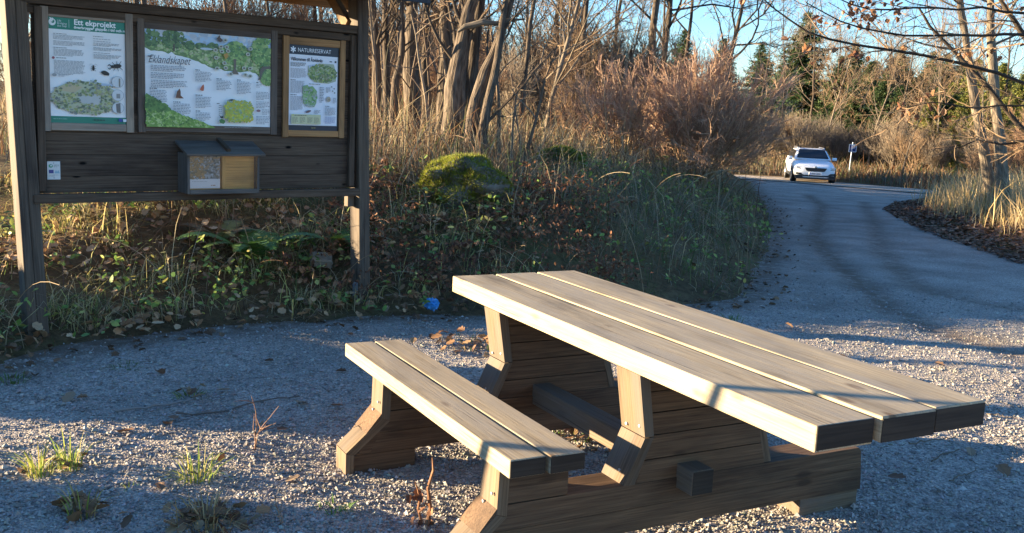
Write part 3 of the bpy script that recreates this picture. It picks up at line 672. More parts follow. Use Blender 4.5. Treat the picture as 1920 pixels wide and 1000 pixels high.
def poster2():
    S = Sheet(.668, 1.985, .885, .635, YB - .008)
    W = (.87, .865, .85); S.rect(0, 0, 1, 1, W)
    top = lambda x: np.interp(x, [0, .12, .25, .38, .5, .62, .75, .88, .93, 1], [.205, .235, .262, .295, .365, .385, .385, .395, .47, .49])
    xs_ = np.linspace(0, 1, 40); jag = top(xs_) + rng.normal(0, .006, 40)
    S.poly([(0, 0)] + list(zip(xs_, jag)) + [(1, 0)], (.16, .25, .09))
    hz = np.interp(xs_, [0, .3, .5, .7, 1], [.13, .135, .14, .15, .16])
    S.poly([(0, 0)] + list(zip(xs_, hz)) + [(1, 0)], (.42, .58, .74))
    S.blobs(lambda x, y: y < .13, (.1, 0, .9, .13), 70, .022, [(.62, .66, .70), (.55, .60, .66), (.45, .53, .62)])
    S.blobs(lambda x, y: top(x) - .015 > y > .14 + .02 * x, (0, .12, 1, .6), 1500, .009, [(.34, .46, .16), (.42, .54, .22), (.28, .40, .14), (.48, .54, .28), (.52, .52, .30)])
    for cx, cy, rx, ry in ((.05, .10, .07, .08), (.22, .10, .09, .085), (.34, .15, .03, .03), (.42, .15, .04, .02), (.52, .15, .03, .03)):
        S.blobs(lambda x, y: ((x - cx) / rx) ** 2 + ((y - cy) / ry) ** 2 < 1, (cx - rx, cy - ry, cx + rx, cy + ry), 160, .011, [(.06, .12, .05), (.10, .19, .07), (.15, .25, .09)])
    S.rect(.215, .15, .228, .225, (.12, .10, .07)); S.ell(.47, .175, .05, .012, (.55, .62, .66))
    for cx, cy, rx, ry in ((.70, .20, .10, .12), (.93, .16, .10, .16), (.97, .42, .06, .09)):
        S.blobs(lambda x, y: ((x - cx) / rx) ** 2 + ((y - cy) / ry) ** 2 < 1 and x < 1, (cx - rx, max(0, cy - ry), min(.99, cx + rx), cy + ry), 330, .011, [(.16, .30, .08), (.24, .40, .12), (.35, .48, .16), (.10, .22, .08)])
    S.poly([(.685, .26), (.71, .26), (.705, .36), (.73, .42), (.665, .42), (.69, .36)], (.16, .13, .10))
    S.poly([(.90, .44), (.905, .36), (.93, .32), (.99, .31), (1, .34), (.95, .35), (.925, .40), (.915, .46), (.89, .47)], (.13, .11, .09))
    for x, y in ((.62, .07), (.585, .14), (.63, .14), (.54, .18), (.59, .19), (.64, .18), (.545, .26), (.61, .31), (.62, .36), (.77, .35), (.82, .35), (.78, .42), (.82, .43), (.66, .42), (.55, .37), (.80, .20), (.82, .14)):
        S.ell(x, y, .019, .020, (.50, .52, .42), 12); S.ell(x, y, .010, .009, (.12, .09, .07), 8)
    S.poly([(.545, .06), (.57, .02), (.575, .05), (.595, .07), (.58, .095), (.56, .09)], (.10, .06, .05))
    S.poly([(.60, .22), (.63, .20), (.64, .24), (.615, .27)], (.52, .27, .06))
    S.text('Eklandskapet', .02, .352, .074, (.03, .03, .035), shear=.42, cond=.72, bold=-.0006)
    S.ell(.035, .29, .018, .006, (.03, .03, .035))
    t = (.30, .30, .31)
    S.lines(.04, .375, .275, 4, .0165, t, .45); S.lines(.04, .45, .275, 4, .0165, t, .45); S.lines(.04, .525, .275, 5, .0165, t, .45)
    S.lines(.03, .605, .10, 1, .016, (.12, .12, .12), .6); S.lines(.03, .625, .13, 9, .0155, t); S.lines(.06, .775, .09, 4, .0155, t)
    S.poly([(.225, .695), (.235, .63), (.255, .60), (.262, .63), (.262, .67), (.285, .70), (.255, .70)], (.17, .07, .04))
    S.lines(.205, .735, .09, 1, .016, (.12, .12, .12), .6); S.lines(.205, .755, .135, 8, .0155, t)
    S.poly([(.41, .60), (.425, .56), (.44, .545), (.443, .58), (.44, .61), (.425, .615)], (.50, .11, .05))
    S.lines(.375, .395, .06, 1, .016, (.12, .12, .12), .6); S.lines(.375, .415, .13, 7, .0155, t)
    S.lines(.375, .655, .09, 1, .016, (.12, .12, .12), .6); S.lines(.375, .675, .125, 8, .0155, t); S.lines(.375, .82, .06, 1, .016, (.12, .12, .12), .6); S.lines(.375, .84, .125, 6, .0155, t)
    S.lines(.54, .475, .07, 1, .016, (.12, .12, .12), .6); S.lines(.54, .495, .125, 7, .0155, t)
    S.lines(.705, .475, .05, 1, .016, (.12, .12, .12), .6); S.lines(.705, .495, .12, 9, .0155, t)
    S.lines(.865, .49, .04, 1, .016, (.12, .12, .12), .6); S.lines(.865, .51, .05, 3, .0155, t); S.lines(.865, .595, .12, 6, .0155, t); S.lines(.865, .70, .12, 5, .0155, t)
    S.ell(.885, .80, .018, .014, (.30, .14, .16), 12); S.lines(.915, .785, .07, 4, .0155, t); S.lines(.865, .86, .12, 6, .0155, t)
    mp_ = lambda x, y: abs((x - .72) / .115) ** 4 + abs((y - .815) / .115) ** 4 < 1 + .15 * math.sin(40 * x)
    S.ell(.72, .815, .112, .11, (.42, .46, .06), 26, None, .03)
    S.blobs(mp_, (.59, .69, .85, .94), 620, .0075, [(.48, .50, .05), (.55, .54, .07), (.36, .44, .10), (.30, .42, .24), (.52, .42, .06)])
    S.lines(.54, .735, .05, 1, .014, (.12, .12, .12), .6); S.lines(.555, .755, .03, 6, .02, t)
    S.poly([(.62, .70), (.66, .685), (.69, .69), (.66, .705)], (.03, .03, .03)); S.poly([(.56, .86), (.575, .875), (.595, .865), (.59, .895), (.57, .89)], (.02, .02, .025)); S.blobs(lambda x, y: True, (.565, .905, .60, .945), 25, .008, [(.06, .18, .05)])
    bl = lambda x: np.interp(x, [0, .04, .12, .22, .3, .42, .52], [.665, .70, .76, .85, .88, .93, .99])
    xq = np.linspace(0, .52, 24); S.poly([(0, 1)] + list(zip(xq, bl(xq) + rng.normal(0, .006, 24))) + [(.525, 1)], (.17, .30, .06))
    S.blobs(lambda x, y: y > bl(x) + .01 and x < .5 + rng.normal(0, .01), (0, .66, .52, .99), 1100, .0085, [(.16, .30, .05), (.24, .40, .08), (.34, .48, .12), (.10, .20, .05), (.42, .52, .2)])
    S.blobs(lambda x, y: y > bl(x) - .005, (0, .68, .16, .84), 160, .012, [(.07, .16, .04), (.12, .24, .06)])
    S.lines(.6, .985, .38, 1, .012, (.35, .35, .35))
    S.build(f2, 'wide white poster of an oak landscape with green meadow art')
poster2()
def poster3():
    S = Sheet(1.690, 1.952, .412, .604, YB - .008)
    W = (.78, .79, .83); NV = (.012, .017, .035); S.rect(0, 0, .965, 1, W); yy = S.lay(); S.rect(.965, 0, 1, 1, (.02, .02, .022), yy)
    S.rect(0, 0, 1, .112, NV, yy); S.rect(0, .94, 1, 1, NV, yy)
    for k in range(3):
        a = k * math.pi / 3 + math.pi / 2; q = .682; c, s_ = math.cos(a), math.sin(a); r = .052; wd = .011
        S.poly([(.09 + c * r - s_ * wd, .058 + (s_ * r + c * wd) * q), (.09 + c * r + s_ * wd, .058 + (s_ * r - c * wd) * q), (.09 - c * r + s_ * wd, .058 + (-s_ * r - c * wd) * q), (.09 - c * r - s_ * wd, .058 + (-s_ * r + c * wd) * q)], (.85, .86, .88))
    S.text('NATURRESERVAT', .175, .080, .0395, (.85, .86, .88), cond=.86)
    S.text('Välkommen till Åtvidsnäs', .045, .185, .0335, (.02, .02, .03), bold=.0009, cond=.74); S.lines(.80, .165, .09, 1, .016, (.1, .1, .1), .8); S.rect(.90, .16, .935, .182, (.02, .02, .03))
    t = (.28, .28, .30)
    S.lines(.04, .205, .30, 5, .0105, (.14, .14, .15), .5); S.lines(.04, .275, .31, 11, .0105, t); S.lines(.04, .405, .16, 1, .012, (.12, .12, .12), .6); S.lines(.04, .42, .29, 14, .0105, t); S.lines(.04, .58, .2, 1, .012, (.12, .12, .12), .6); S.lines(.04, .60, .25, 16, .0105, t)
    S.poly([(.37, .24), (.60, .20), (.88, .20), (.93, .30), (.93, .40), (.78, .435), (.50, .425), (.38, .36)], (.42, .45, .32)); S.poly([(.38, .23), (.6, .205), (.55, .27), (.40, .28)], (.48, .56, .66))
    S.blobs(lambda x, y: ((x - .66) / .28) ** 2 + ((y - .315) / .105) ** 2 < 1.0, (.37, .2, .94, .43), 420, .009, G_ + [(.36, .42, .10)])
    for x in (.60, .64, .70, .76): S.rect(x, .33, x + .012, .41, (.13, .11, .08))
    S.lines(.39, .445, .38, 1, .012, (.2, .2, .2), .6)
    S.poly([(.27, .48), (.36, .46), (.42, .50), (.46, .47), (.55, .53), (.54, .67), (.50, .72), (.36, .71), (.29, .68)], (.24, .36, .17))
    S.blobs(lambda x, y: ((x - .41) / .14) ** 2 + ((y - .60) / .12) ** 2 < 1, (.26, .47, .56, .72), 200, .009, [(.13, .28, .08), (.22, .42, .14), (.33, .46, .22), (.36, .40, .36)])
    S.lines(.60, .48, .09, 10, .019, t, .5); S.lines(.73, .48, .09, 5, .013, t, .5)
    for x, y in ((.84, .47), (.89, .49), (.86, .52), (.90, .54)): S.ell(x, y, .014, .008, (.15, .16, .12), 8)
    S.ell(.78, .62, .045, .033, (.45, .37, .27), 14, None, .05); S.ell(.79, .625, .02, .015, (.3, .23, .15), 10); S.lines(.87, .60, .07, 6, .0115, t, .5)
    S.ell(.38, .775, .055, .015, (.16, .09, .10), 14, None, .05, -.3); S.lines(.50, .755, .12, 4, .0115, t, .5)
    S.lines(.71, .70, .16, 1, .012, (.1, .1, .1), .6); S.lines(.71, .72, .22, 9, .011, t); S.lines(.71, .83, .22, 8, .011, (.3, .3, .45))
    S.rect(.05, .81, .625, .925, (.60, .58, .34)); S.poly([(.07, .828), (.085, .81), (.10, .828)], (.6, .5, .02)); S.lines(.11, .82, .4, 1, .014, (.15, .15, .1), .6)
    for x in (.07, .215, .36, .49): S.lines(x, .845, .11, 6, .012, (.3, .29, .2), .5)
    S.lines(.44, .965, .15, 1, .016, (.35, .3, .1), .5)
    S.build(f3, 'white poster with navy header reading NATURRESERVAT')
poster3()
# small plaque screwed to the boards
S = Sheet(.066, 1.122, .076, .112, YB - .002)
S.rect(0, 0, 1, 1, (.62, .63, .60)); S.ell(.27, .25, .17, .10, (.05, .30, .16), 12); S.ell(.30, .23, .08, .05, (.6, .62, .6), 10); S.lines(.5, .18, .42, 3, .055, (.25, .3, .28), .5)
S.rect(.12, .46, .48, .66, (.03, .05, .22)); S.poly([(.56, .62), (.66, .47), (.74, .58), (.84, .47), (.94, .62), (.94, .66), (.56, .66)], (.25, .42, .5)); S.lines(.1, .74, .8, 2, .06, (.3, .3, .3), .4)
S.ell(.5, .09, .035, .024, (.05, .05, .05), 8); S.ell(.5, .91, .035, .024, (.05, .05, .05), 8)
o = S.mb.build('plaque', [M['print']], board); o['label'] = 'small white plaque with green and blue emblems'
bkp = MB(); box(bkp, (.066, YB - .0015, 1.010), (.142, YB + .004, 1.122), .001); bkp.build('plaque_plate', [M['white']], o)

# leaflet box
BX0, BX1, BZ0, BZ1, BD = .888, 1.40, .918, 1.165, .165
lb = MB(); yb = YB
box(lb, (BX0, yb - BD, BZ0), (BX0 + .018, yb, BZ1 + .02), .002, 0, 2); box(lb, (BX1 - .018, yb - BD, BZ0), (BX1, yb, BZ1 + .02), .002, 0, 2)
box(lb, (BX0 + .019, yb - BD, BZ0), (BX1 - .019, yb, BZ0 + .02), .002, 0, 0)
box(lb, (BX0 + .019, yb - BD - .003, BZ0 - .002), (BX1 - .019, yb - BD + .012, BZ0 + .028), .002, 0, 0)
lbx = lb.build('leaflet_box', [M['boxw']], board); lbx['label'] = 'grey wooden leaflet box with sloping lid and clear front'
pn = MB(); box(pn, (BX0 + .019, yb - BD + .048, BZ0 + .021), (BX1 - .019, yb - BD + .056, BZ1 + .015), .001, 0, 0)  # panel set close behind the pane to carry the painted reflection
box(pn, (1.135, yb - BD + .012, BZ0 + .029), (1.158, yb - BD + .047, BZ1 + .010), .001, 0, 2); pn.build('box_reflection_panel', [M['box_reflection']], lbx)
rfm = MB()
plank(rfm, ((BX0 + BX1) / 2 + .005, yb - .095, BZ1 + .052), (1, 0, 0), (0, math.cos(.36), math.sin(.36)), .556, .225, .016, .002, 0)
rfm.build('lid', [M['boxw']], lbx)
rfm = MB(); plank(rfm, (1.175, yb - .075, BZ1 + .076), (0, -math.cos(.36), -math.sin(.36)), (1, 0, 0), .20, .028, .026, .002, 0); rfm.build('lid_batten', [M['board']], lbx)
pn = MB(); box(pn, (BX0 + .0185, yb - BD + .002, BZ0 + .03), (BX1 - .0185, yb - BD + .005, BZ1 + .012), 0, 0, 0); pn.build('pane', [M['pane']], lbx)
# leaflets standing inside the box
S = Sheet(BX0 + .022, BZ1 + .012, .215, .225, yb - BD + .028)
S.rect(0, 0, 1, 1, (.20, .20, .19)); S.rect(0, .72, 1, 1, (.70, .69, .70)); S.lines(.1, .79, .8, 1, .03, (.4, .4, .4), .5); S.lines(.7, .9, .25, 1, .05, (.4, .25, .15), .6)
S.blobs(lambda x, y: y < .70, (.02, .02, .98, .70), 420, .008, [(.10, .11, .10), (.30, .32, .33), (.42, .44, .46), (.2, .18, .14), (.32, .22, .12)], .3)
S.blobs(lambda x, y: y < .70 and x < .45, (.02, .02, .45, .70), 170, .008, [(.42, .25, .10), (.30, .18, .07), (.2, .15, .08)], .3)
Wb = Matrix.Translation((-2.9166, 6.0844, 0)) @ Matrix.Rotation(BY, 4, 'Z')
lf = S.mb.build('leaflet', [M['print']]); lf.matrix_world = Wb
tk = MB(); box(tk, (BX0 + .022, yb - BD + .0285, BZ1 - .213), (BX0 + .237, yb - BD + .042, BZ1 + .012), .001); t2 = tk.build('leaflet_pages', [M['white']], lf)
tag(lf, 'leaflets with a grey tree photo behind the clear front of the box', 'leaflet')

# ------------------------------------------------------------------ parking sign
ps = thing('parking_sign', 'blue square parking sign with white P on a thin post beside the car', 'sign', (16.1, 48.6, Z(16.1, 48.6)), 0.0)
pm = MB(); tubes(pm, [(np.array([(0, 0, -.2), (.02, 0, .8), (.045, 0, 1.35), (.05, 0, 1.55)]), np.array([.024] * 4))], 8, col=(.4, .4, .4)); pm.build('post', [M['steel']], ps)
pz0 = 1.08
S = Sheet(-.135, pz0 + .37, .37, .37, -.045); S.rect(0, 0, 1, 1, (.75, .76, .78)); S.rect(.07, .07, .93, .93, (.012, .035, .16)); S.text('P', .26, .84, .40, (.8, .8, .82), bold=.012)
pl = S.mb.build('sign_plate', [M['print']], ps)
pm = MB(); box(pm, (-.135, -.044, pz0), (.235, -.038, pz0 + .37), .001); pm.build('plate_back', [M['steel']], pl)

# ------------------------------------------------------------------ white estate car (local +x is its front)
def car():
    y0, x0 = 43.6, 12.72
    fd = math.atan2(-y0, -x0) + R(7)
    c = thing('parked_car', 'white estate car parked nose-on at the far edge of the gravel by the brush', 'car', (x0 + .45, y0 + 1.6, Z(x0 + .3, y0 + 1.6) + .02), fd)
    # lower body: stations along the length: x, half width, z bottom, z shoulder, z top, inner width factor
    st = [(2.30, .56, .42, .60, .66), (2.24, .74, .30, .64, .76), (2.10, .84, .26, .68, .84), (1.80, .88, .25, .74, .90), (1.30, .905, .25, .80, .96), (.85, .905, .25, .86, 1.01), (.2, .905, .25, .90, 1.00), (-.8, .905, .25, .92, 1.00), (-1.7, .90, .26, .94, 1.02), (-2.1, .86, .28, .94, 1.04), (-2.28, .76, .36, .92, 1.02), (-2.33, .62, .45, .88, .95)]
    V = []; F = []
    for x, hw_, zb, zs, zt in st:
        half = [(0, zb), (hw_ * .8, zb), (hw_ * .97, zb + .10), (hw_, (zb + zs) / 2 + .04), (hw_ * .975, zs), (hw_ * .86, zt - .02), (hw_ * .5, zt), (0, zt + .01)]
        ring = [(x, y, z) for y, z in half] + [(x, -y, z) for y, z in half[-2:0:-1]]
        V += ring
    k = 14
    for i in range(len(st) - 1):
        for j in range(k): F.append([i * k + j, i * k + (j + 1) % k, (i + 1) * k + (j + 1) % k, (i + 1) * k + j])
    F.append(list(range(k))[::-1]); F.append([(len(st) - 1) * k + j for j in range(k)])
    mb = MB(); mb.add(V, F); body = mb.build('body', [M['paint']], c, smooth=True)
    md = body.modifiers.new('s', 'SUBSURF'); md.levels = 1; md.render_levels = 2
    # cabin shell
    cs = [(.98, .74, 1.00, 1.005), (.30, .60, 1.0, 1.42), (-.3, .60, 1.0, 1.465), (-1.4, .585, 1.0, 1.445), (-1.9, .56, 1.0, 1.40), (-2.2, .60, 1.0, 1.06)]
    V = []; F = []
    for x, hw_, zb, zt in cs:
        wb_ = .80
        ring = [(x, wb_, zb), (x, hw_ + .04, zt - .05 if zt > 1.1 else zt), (x, hw_ * .8, zt), (x, -hw_ * .8, zt), (x, -hw_ - .04, zt - .05 if zt > 1.1 else zt), (x, -wb_, zb)]
        V += ring
    for i in range(len(cs) - 1):
        for j in range(5): F.append([i * 6 + j, i * 6 + j + 1, (i + 1) * 6 + j + 1, (i + 1) * 6 + j][::-1])
    mb = MB(); mb.add(V, F); mb.build('cabin', [M['paint']], c)
    gl = MB(); gl.add([(.90, .68, 1.052), (.90, -.68, 1.052), (.335, -.545, 1.415), (.335, .545, 1.415)], [[0, 3, 2, 1]]); g = gl.build('windscreen', [M['glass_dark']], c)
    g.location = (.02, 0, .016)
    for s_ in (-1, 1):
        gl = MB(); gl.add([(.80, .80, 1.03), (.25, .645, 1.37), (-1.35, .635, 1.385), (-2.0, .79, 1.05)], [[0, 1, 2, 3] if s_ < 0 else [3, 2, 1, 0]])
        gl.V[0][:, 1] *= s_; gl.V[0][:, 1] += s_ * .016; gl.build('side_window', [M['glass_dark']], c)
        mr = MB(); V_, F_ = bevel_box(.14, .20, .13, .03, 2); mr.add(V_ + np.array((.72, s_ * .95, 1.05)), F_); m_ = mr.build('mirror', [M['paint']], c, True)
        V_, F_ = bevel_box(.10, .16, .05, .01, 1); mr = MB(); mr.add(V_ + np.array((.72, s_ * .93, .985)), F_); mr.build('mirror_foot', [M['black']], m_)
        rr = MB(); tubes(rr, [(np.array([(.2, s_ * .56, 1.44), (.1, s_ * .56, 1.49), (-1.5, s_ * .55, 1.495), (-1.62, s_ * .55, 1.44)]), np.full(4, .018))], 6); rr.build('roof_rail', [M['chrome']], c)
        hl = MB(); prism(hl, [(s_ * .50, .655), (s_ * .80, .69), (s_ * .83, .745), (s_ * .56, .725)], 0, 2.0, 2.235); hl_ = hl.build('headlight', [M['lampglass']], c)
        hl = MB(); prism(hl, [(s_ * .52, .622), (s_ * .80, .645), (s_ * .81, .675), (s_ * .53, .650)], 0, 2.05, 2.262); hl.build('light_strip', [M['chrome']], hl_)
        fg = MB(); prism(fg, [(s_ * .52, .40), (s_ * .80, .41), (s_ * .80, .49), (s_ * .56, .47)], 0, 2.05, 2.27); fg.build('fog_recess', [M['black']], c)
        sk = MB(); box(sk, (-1.1, s_ * .90 - .012, .28), (.95, s_ * .90 + .012, .42), .005); sk.build('sill_trim', [M['black']], c)
    gr = MB(); prism(gr, [(-.46, .705), (-.38, .575), (-.32, .555), (.32, .555), (.38, .575), (.46, .705)], 0, 2.1, 2.312); gr_ = gr.build('grille', [M['black']], c)
    gr = MB(); tubes(gr, [(np.array([(2.25, 0, .735), (2.305, 0, .733), (2.309, 0, .733)]), np.array([.055, .055, .02]))], 12); gr.build('emblem', [M['chrome']], c)
    S = Sheet(0, .515, .52, .115, 0)   # number plate
    S.rect(0, 0, 1, 1, (.72, .73, .74)); S.rect(0, 0, .09, 1, (.03, .06, .35)); S.lines(.16, .25, .34, 1, .5, (.25, .25, .27), .95, 1.0); S.lines(.56, .25, .34, 1, .5, (.25, .25, .27), .95, 1.0)
    V_ = S.mb.V
    for q in V_: q[:, [0, 1]] = np.stack([2.325 + (-q[:, 1]), q[:, 0] - .26], 1)
    S.mb.build('number_plate', [M['print']], c)
    V_, F_ = bevel_box(.16, .56, .14, .02, 1); mb = MB(); mb.add(V_ + np.array((2.235, 0, .458)), F_); mb.build('plate_mount', [M['paint']], c)
    mb = MB(); prism(mb, [(-.80, .22), (.80, .22), (.85, .36), (.64, .395), (-.64, .395), (-.85, .36)], 0, 1.98, 2.285); bp2 = mb.build('lower_bumper', [M['black']], c)
    mb = MB(); prism(mb, [(-.50, .29), (.50, .29), (.56, .335), (-.56, .335)], 0, 2.1, 2.30); mb.build('skid_plate', [M['chrome']], bp2)
    for x in (1.38, -1.32):
        for s_ in (-1, 1):
            ar = MB(); a = np.linspace(-.25, math.pi + .25, 13)
            V_ = [(x + math.cos(q) * r_, s_ * yy, .33 + math.sin(q) * r_) for r_ in (.335, .40) for q in a for yy in (.918,)]
            ar.add(V_, [[i, i + 1, 14 + i, 13 + i] for i in range(12)]); ar.add([(x, s_ * .916, .33)] + [(x + math.cos(q) * .345, s_ * .916, .33 + math.sin(q) * .345) for q in np.linspace(0, 6.283, 20)], [[0, i, i + 1] for i in range(1, 20)])
            ar.build('wheel_arch', [M['black']], c)
            wh = MB(); P = np.array([(x, s_ * .70, .33), (x, s_ * .72, .33), (x, s_ * .90, .33), (x, s_ * .925, .33), (x, s_ * .926, .33)])
            tubes(wh, [(P, np.array([.27, .32, .32, .30, .22]))], 24); w_ = wh.build('wheel', [M['tyre']], c, True)
            rm = MB(); tubes(rm, [(np.array([(x, s_ * .92, .33), (x, s_ * .934, .33), (x, s_ * .936, .33)]), np.array([.215, .20, .05]))], 20)
            r_ = rm.build('rim', [M['chrome']], w_)
    return c
car()
#PART3
# ------------------------------------------------------------------ vegetation: generators
def unit(v): return v / (np.linalg.norm(v) + 1e-9)
def grow_poly(p, d, L, r0, r1, k, wander, trop, rg):
    P = [p]; d = unit(d); s = L / (k - 1)
    for i in range(k - 1):
        d = unit(d + rg.normal(0, wander, 3) + np.array([0, 0, trop])); P.append(P[-1] + d * s)
    return np.array(P), np.linspace(r0, r1, k)
def perp(d, rg):
    v = np.cross(d, rg.normal(size=3)); return unit(v)
def tree_polys(seed, H, r0, n1=16, n2=6, n3=5, n4=0, first=.3, ang=(45, 70), l1=.38, wander=.07, trop1=.06, trunkpath=None, rmin=.004, droop=0, l_sub=(.42, .5, .55), rfac=.5):
    rg = np.random.default_rng(seed)
    if trunkpath is None:
        T = grow_poly(np.zeros(3), np.array([rg.normal(0, .05), rg.normal(0, .05), 1]), H, r0, max(rmin, r0 * .08), 14, .05, .03, rg)
    else:
        tp = np.array(trunkpath, float); t = np.linspace(0, len(tp) - 1, 16)
        P = np.stack([np.interp(t, range(len(tp)), tp[:, i]) for i in range(3)], 1) + rg.normal(0, r0 * .10, (16, 3)) * np.linspace(0, 1, 16)[:, None]
        T = (P, np.linspace(r0, max(rmin, r0 * .25), 16))
    T[1][0] *= 1.35; T[1][1] *= 1.08
    L1, L2, L3, L4 = [], [], [], []
    Pt, rt = T; k = len(Pt)
    def at(poly, t):
        P, r = poly; f = t * (len(P) - 1); i = min(int(f), len(P) - 2); a = f - i
        return P[i] * (1 - a) + P[i + 1] * a, unit(P[i + 1] - P[i]), r[i] * (1 - a) + r[i + 1] * a
    def kids_(par, n, lo, hi, lens, a0, a1, kk, wan, trop, out):
        for _ in range(n):
            t = rg.uniform(lo, hi); p, d, r = at(par, t); a = R(rg.uniform(a0, a1))
            dd = d * math.cos(a) + perp(d, rg) * math.sin(a)
            L = lens * (1.15 - .75 * t) * rg.uniform(.7, 1.25)
            rr = max(rmin, min(r * .75, r * rfac + .002)); out.append(grow_poly(p, dd, L, rr, max(rmin * .6, rr * .3), kk, wan, trop, rg))
    kids_(T, n1, first, .97, H * l1, ang[0], ang[1], 8, wander * 1.6, trop1, L1)
    for b in L1:
        L = np.linalg.norm(b[0][-1] - b[0][0]); kids_(b, n2, .2, .97, L * l_sub[0], 30, 60, 6, wander * 1.8, .03 - droop, L2)
    for b in L2:
        L = np.linalg.norm(b[0][-1] - b[0][0]); kids_(b, n3, .15, .97, L * l_sub[1], 25, 60, 4, wander * 1.8, .03 - droop, L3)
    if n4:
        for b in L3:
            L = np.linalg.norm(b[0][-1] - b[0][0]); kids_(b, n4, .1, .95, L * l_sub[2], 25, 60, 3, wander * 1.5, .02 - droop, L4)
    return T, L1, L2, L3, L4
def bare_tree(name, label, cat, tree, cols, barkm, sides=7, parent_loc=(0, 0, 0), group=None, rz=0, leaves=None):
    T, L1, L2, L3, L4 = tree
    root = thing(name, label, cat, parent_loc, rz, group)
    mb = MB(); tubes(mb, [T], sides + 3, jit=.07); tr = mb.build('trunk', [barkm], root, True)
    mb = MB(); tubes(mb, L1, sides, jit=.05); mb.build('limbs', [barkm], root, True)
    mb = MB(); tubes(mb, L2, 4, cols); tubes(mb, L3, 3, cols)
    if L4: tubes(mb, L4, 3, cols)
    mb.build('twigs', [M['twig']], root)
    return root

TW_BROWN = [(.19, .125, .075), (.25, .165, .095), (.15, .10, .07), (.29, .20, .12)]
TW_RED = [(.19, .105, .065), (.24, .14, .085), (.16, .09, .058), (.27, .175, .11)]
TW_GREY = [(.21, .17, .125), (.27, .215, .155), (.16, .125, .095)]

# blades of grass: curved strips
def blades(mb, x, y, z, h, wd, cols, lean=.5, wind=(0, 0), droop=.5, seed=1, mixcol=None):
    rg = np.random.default_rng(seed); n = len(x)
    a = rg.uniform(0, 2 * math.pi, n); ln = np.abs(rg.normal(lean, lean * .5, n))
    dx, dy = np.cos(a) * ln + wind[0], np.sin(a) * ln + wind[1]
    t = np.array([0, .35, .7, 1.0])
    X = x[:, None] + h[:, None] * dx[:, None] * (t ** 2) * .9; Y = y[:, None] + h[:, None] * dy[:, None] * (t ** 2) * .9
    q = np.hypot(dx, dy)[:, None]
    Zt = z[:, None] + h[:, None] * (t - droop * np.minimum(q, 1.3) * t ** 3 * .75)
    b = a + math.pi / 2 + rg.normal(0, .6, n); sx, sy = np.cos(b), np.sin(b)
    wv = wd[:, None] * np.array([.8, 1, .7, .08])
    A = np.stack([X - sx[:, None] * wv, Y - sy[:, None] * wv, Zt], -1); B = np.stack([X + sx[:, None] * wv, Y + sy[:, None] * wv, Zt], -1)
    V = np.stack([A, B], 2).reshape(-1, 3)
    i0 = (np.arange(n) * 8)[:, None] + np.array([0, 2, 4])[None]; F = np.stack([i0, i0 + 1, i0 + 3, i0 + 2], -1).reshape(-1, 4)
    if mixcol is None:
        c = np.array(cols)[rg.integers(0, len(cols), n)]
    else: c = mixcol
    c = c * rg.uniform(.7, 1.3, (n, 1))
    mb.add(V, F, col=np.repeat(c, 8, 0))
def leaves(mb, P, size, cols, seed=1, lobed=False, flat=.5, tilt=None, fold=.35):
    """leaf-shaped faces at P with random orientation"""
    rg = np.random.default_rng(seed); n = len(P)
    if lobed: O = np.array([(0, 0), (.28, .16), (.38, .34), (.26, .46), (.44, .66), (.28, .76), (.2, .95), (0, 1.05)])
    else: O = np.array([(0, 0), (.2, .18), (.29, .42), (.22, .72), (.08, .93), (0, 1.05)])
    k = len(O); L = np.concatenate([O, O[1:-1] * np.array([-1, 1])]); m_ = len(L)
    base3 = np.stack([L[:, 0], L[:, 1], fold * np.abs(L[:, 0]) + .25 * (L[:, 1] - .5) ** 2 * rg.choice([-1, 1])], 1)
    th = rg.uniform(0, 2 * math.pi, n); el = rg.normal(0, flat, n); ro = rg.normal(0, flat, n)
    d = np.stack([np.cos(th) * np.cos(el), np.sin(th) * np.cos(el), np.sin(el)], 1)
    s0 = np.stack([-np.sin(th), np.cos(th), np.zeros(n)], 1); u0 = np.cross(s0, d) * -1
    u0 = np.cross(d, s0); s1 = s0 * np.cos(ro)[:, None] + u0 * np.sin(ro)[:, None]; u1 = np.cross(d, s1)
    cu = rg.uniform(.3, 1.8, n)[:, None, None]
    V = P[:, None] + size[:, None, None] * (base3[None, :, 0:1] * s1[:, None] + (base3[None, :, 1:2] - .5) * d[:, None] + base3[None, :, 2:3] * cu * -u1[:, None] * -1)
    F1 = []
    for i in range(k - 1):
        a, b = i, i + 1
        F1.append((0 if i == 0 else i, i + 1, ))
    right = list(range(0, k)); left = [0] + list(range(k, m_)) + [k - 1]
    F = np.array([[0, right[i], right[i + 1]] for i in range(1, k - 1)] + [[0, left[i + 1], left[i]] for i in range(1, len(left) - 1)])
    FF = (np.arange(n) * m_)[:, None, None] + F[None]
    c = np.array(cols)[rg.integers(0, len(cols), n)] * rg.uniform(.7, 1.3, (n, 1))
    mb.add(V.reshape(-1, 3), FF.reshape(-1, 3), col=np.repeat(c, m_, 0))
def scatter(n, x0, x1, y0, y1, keep, seed):
    rg = np.random.default_rng(seed); x = rg.uniform(x0, x1, n); y = rg.uniform(y0, y1, n); k = keep(x, y, rg); return x[k], y[k]
def vn(x, y, s): return wob(x * s, y * s) * .5 + .5 * wob(y * s * 1.7 + 4, x * s * 1.7 - 2)
def in_view(x, y, m=.06): return np.abs(x / np.maximum(y, .1)) < .53 + m

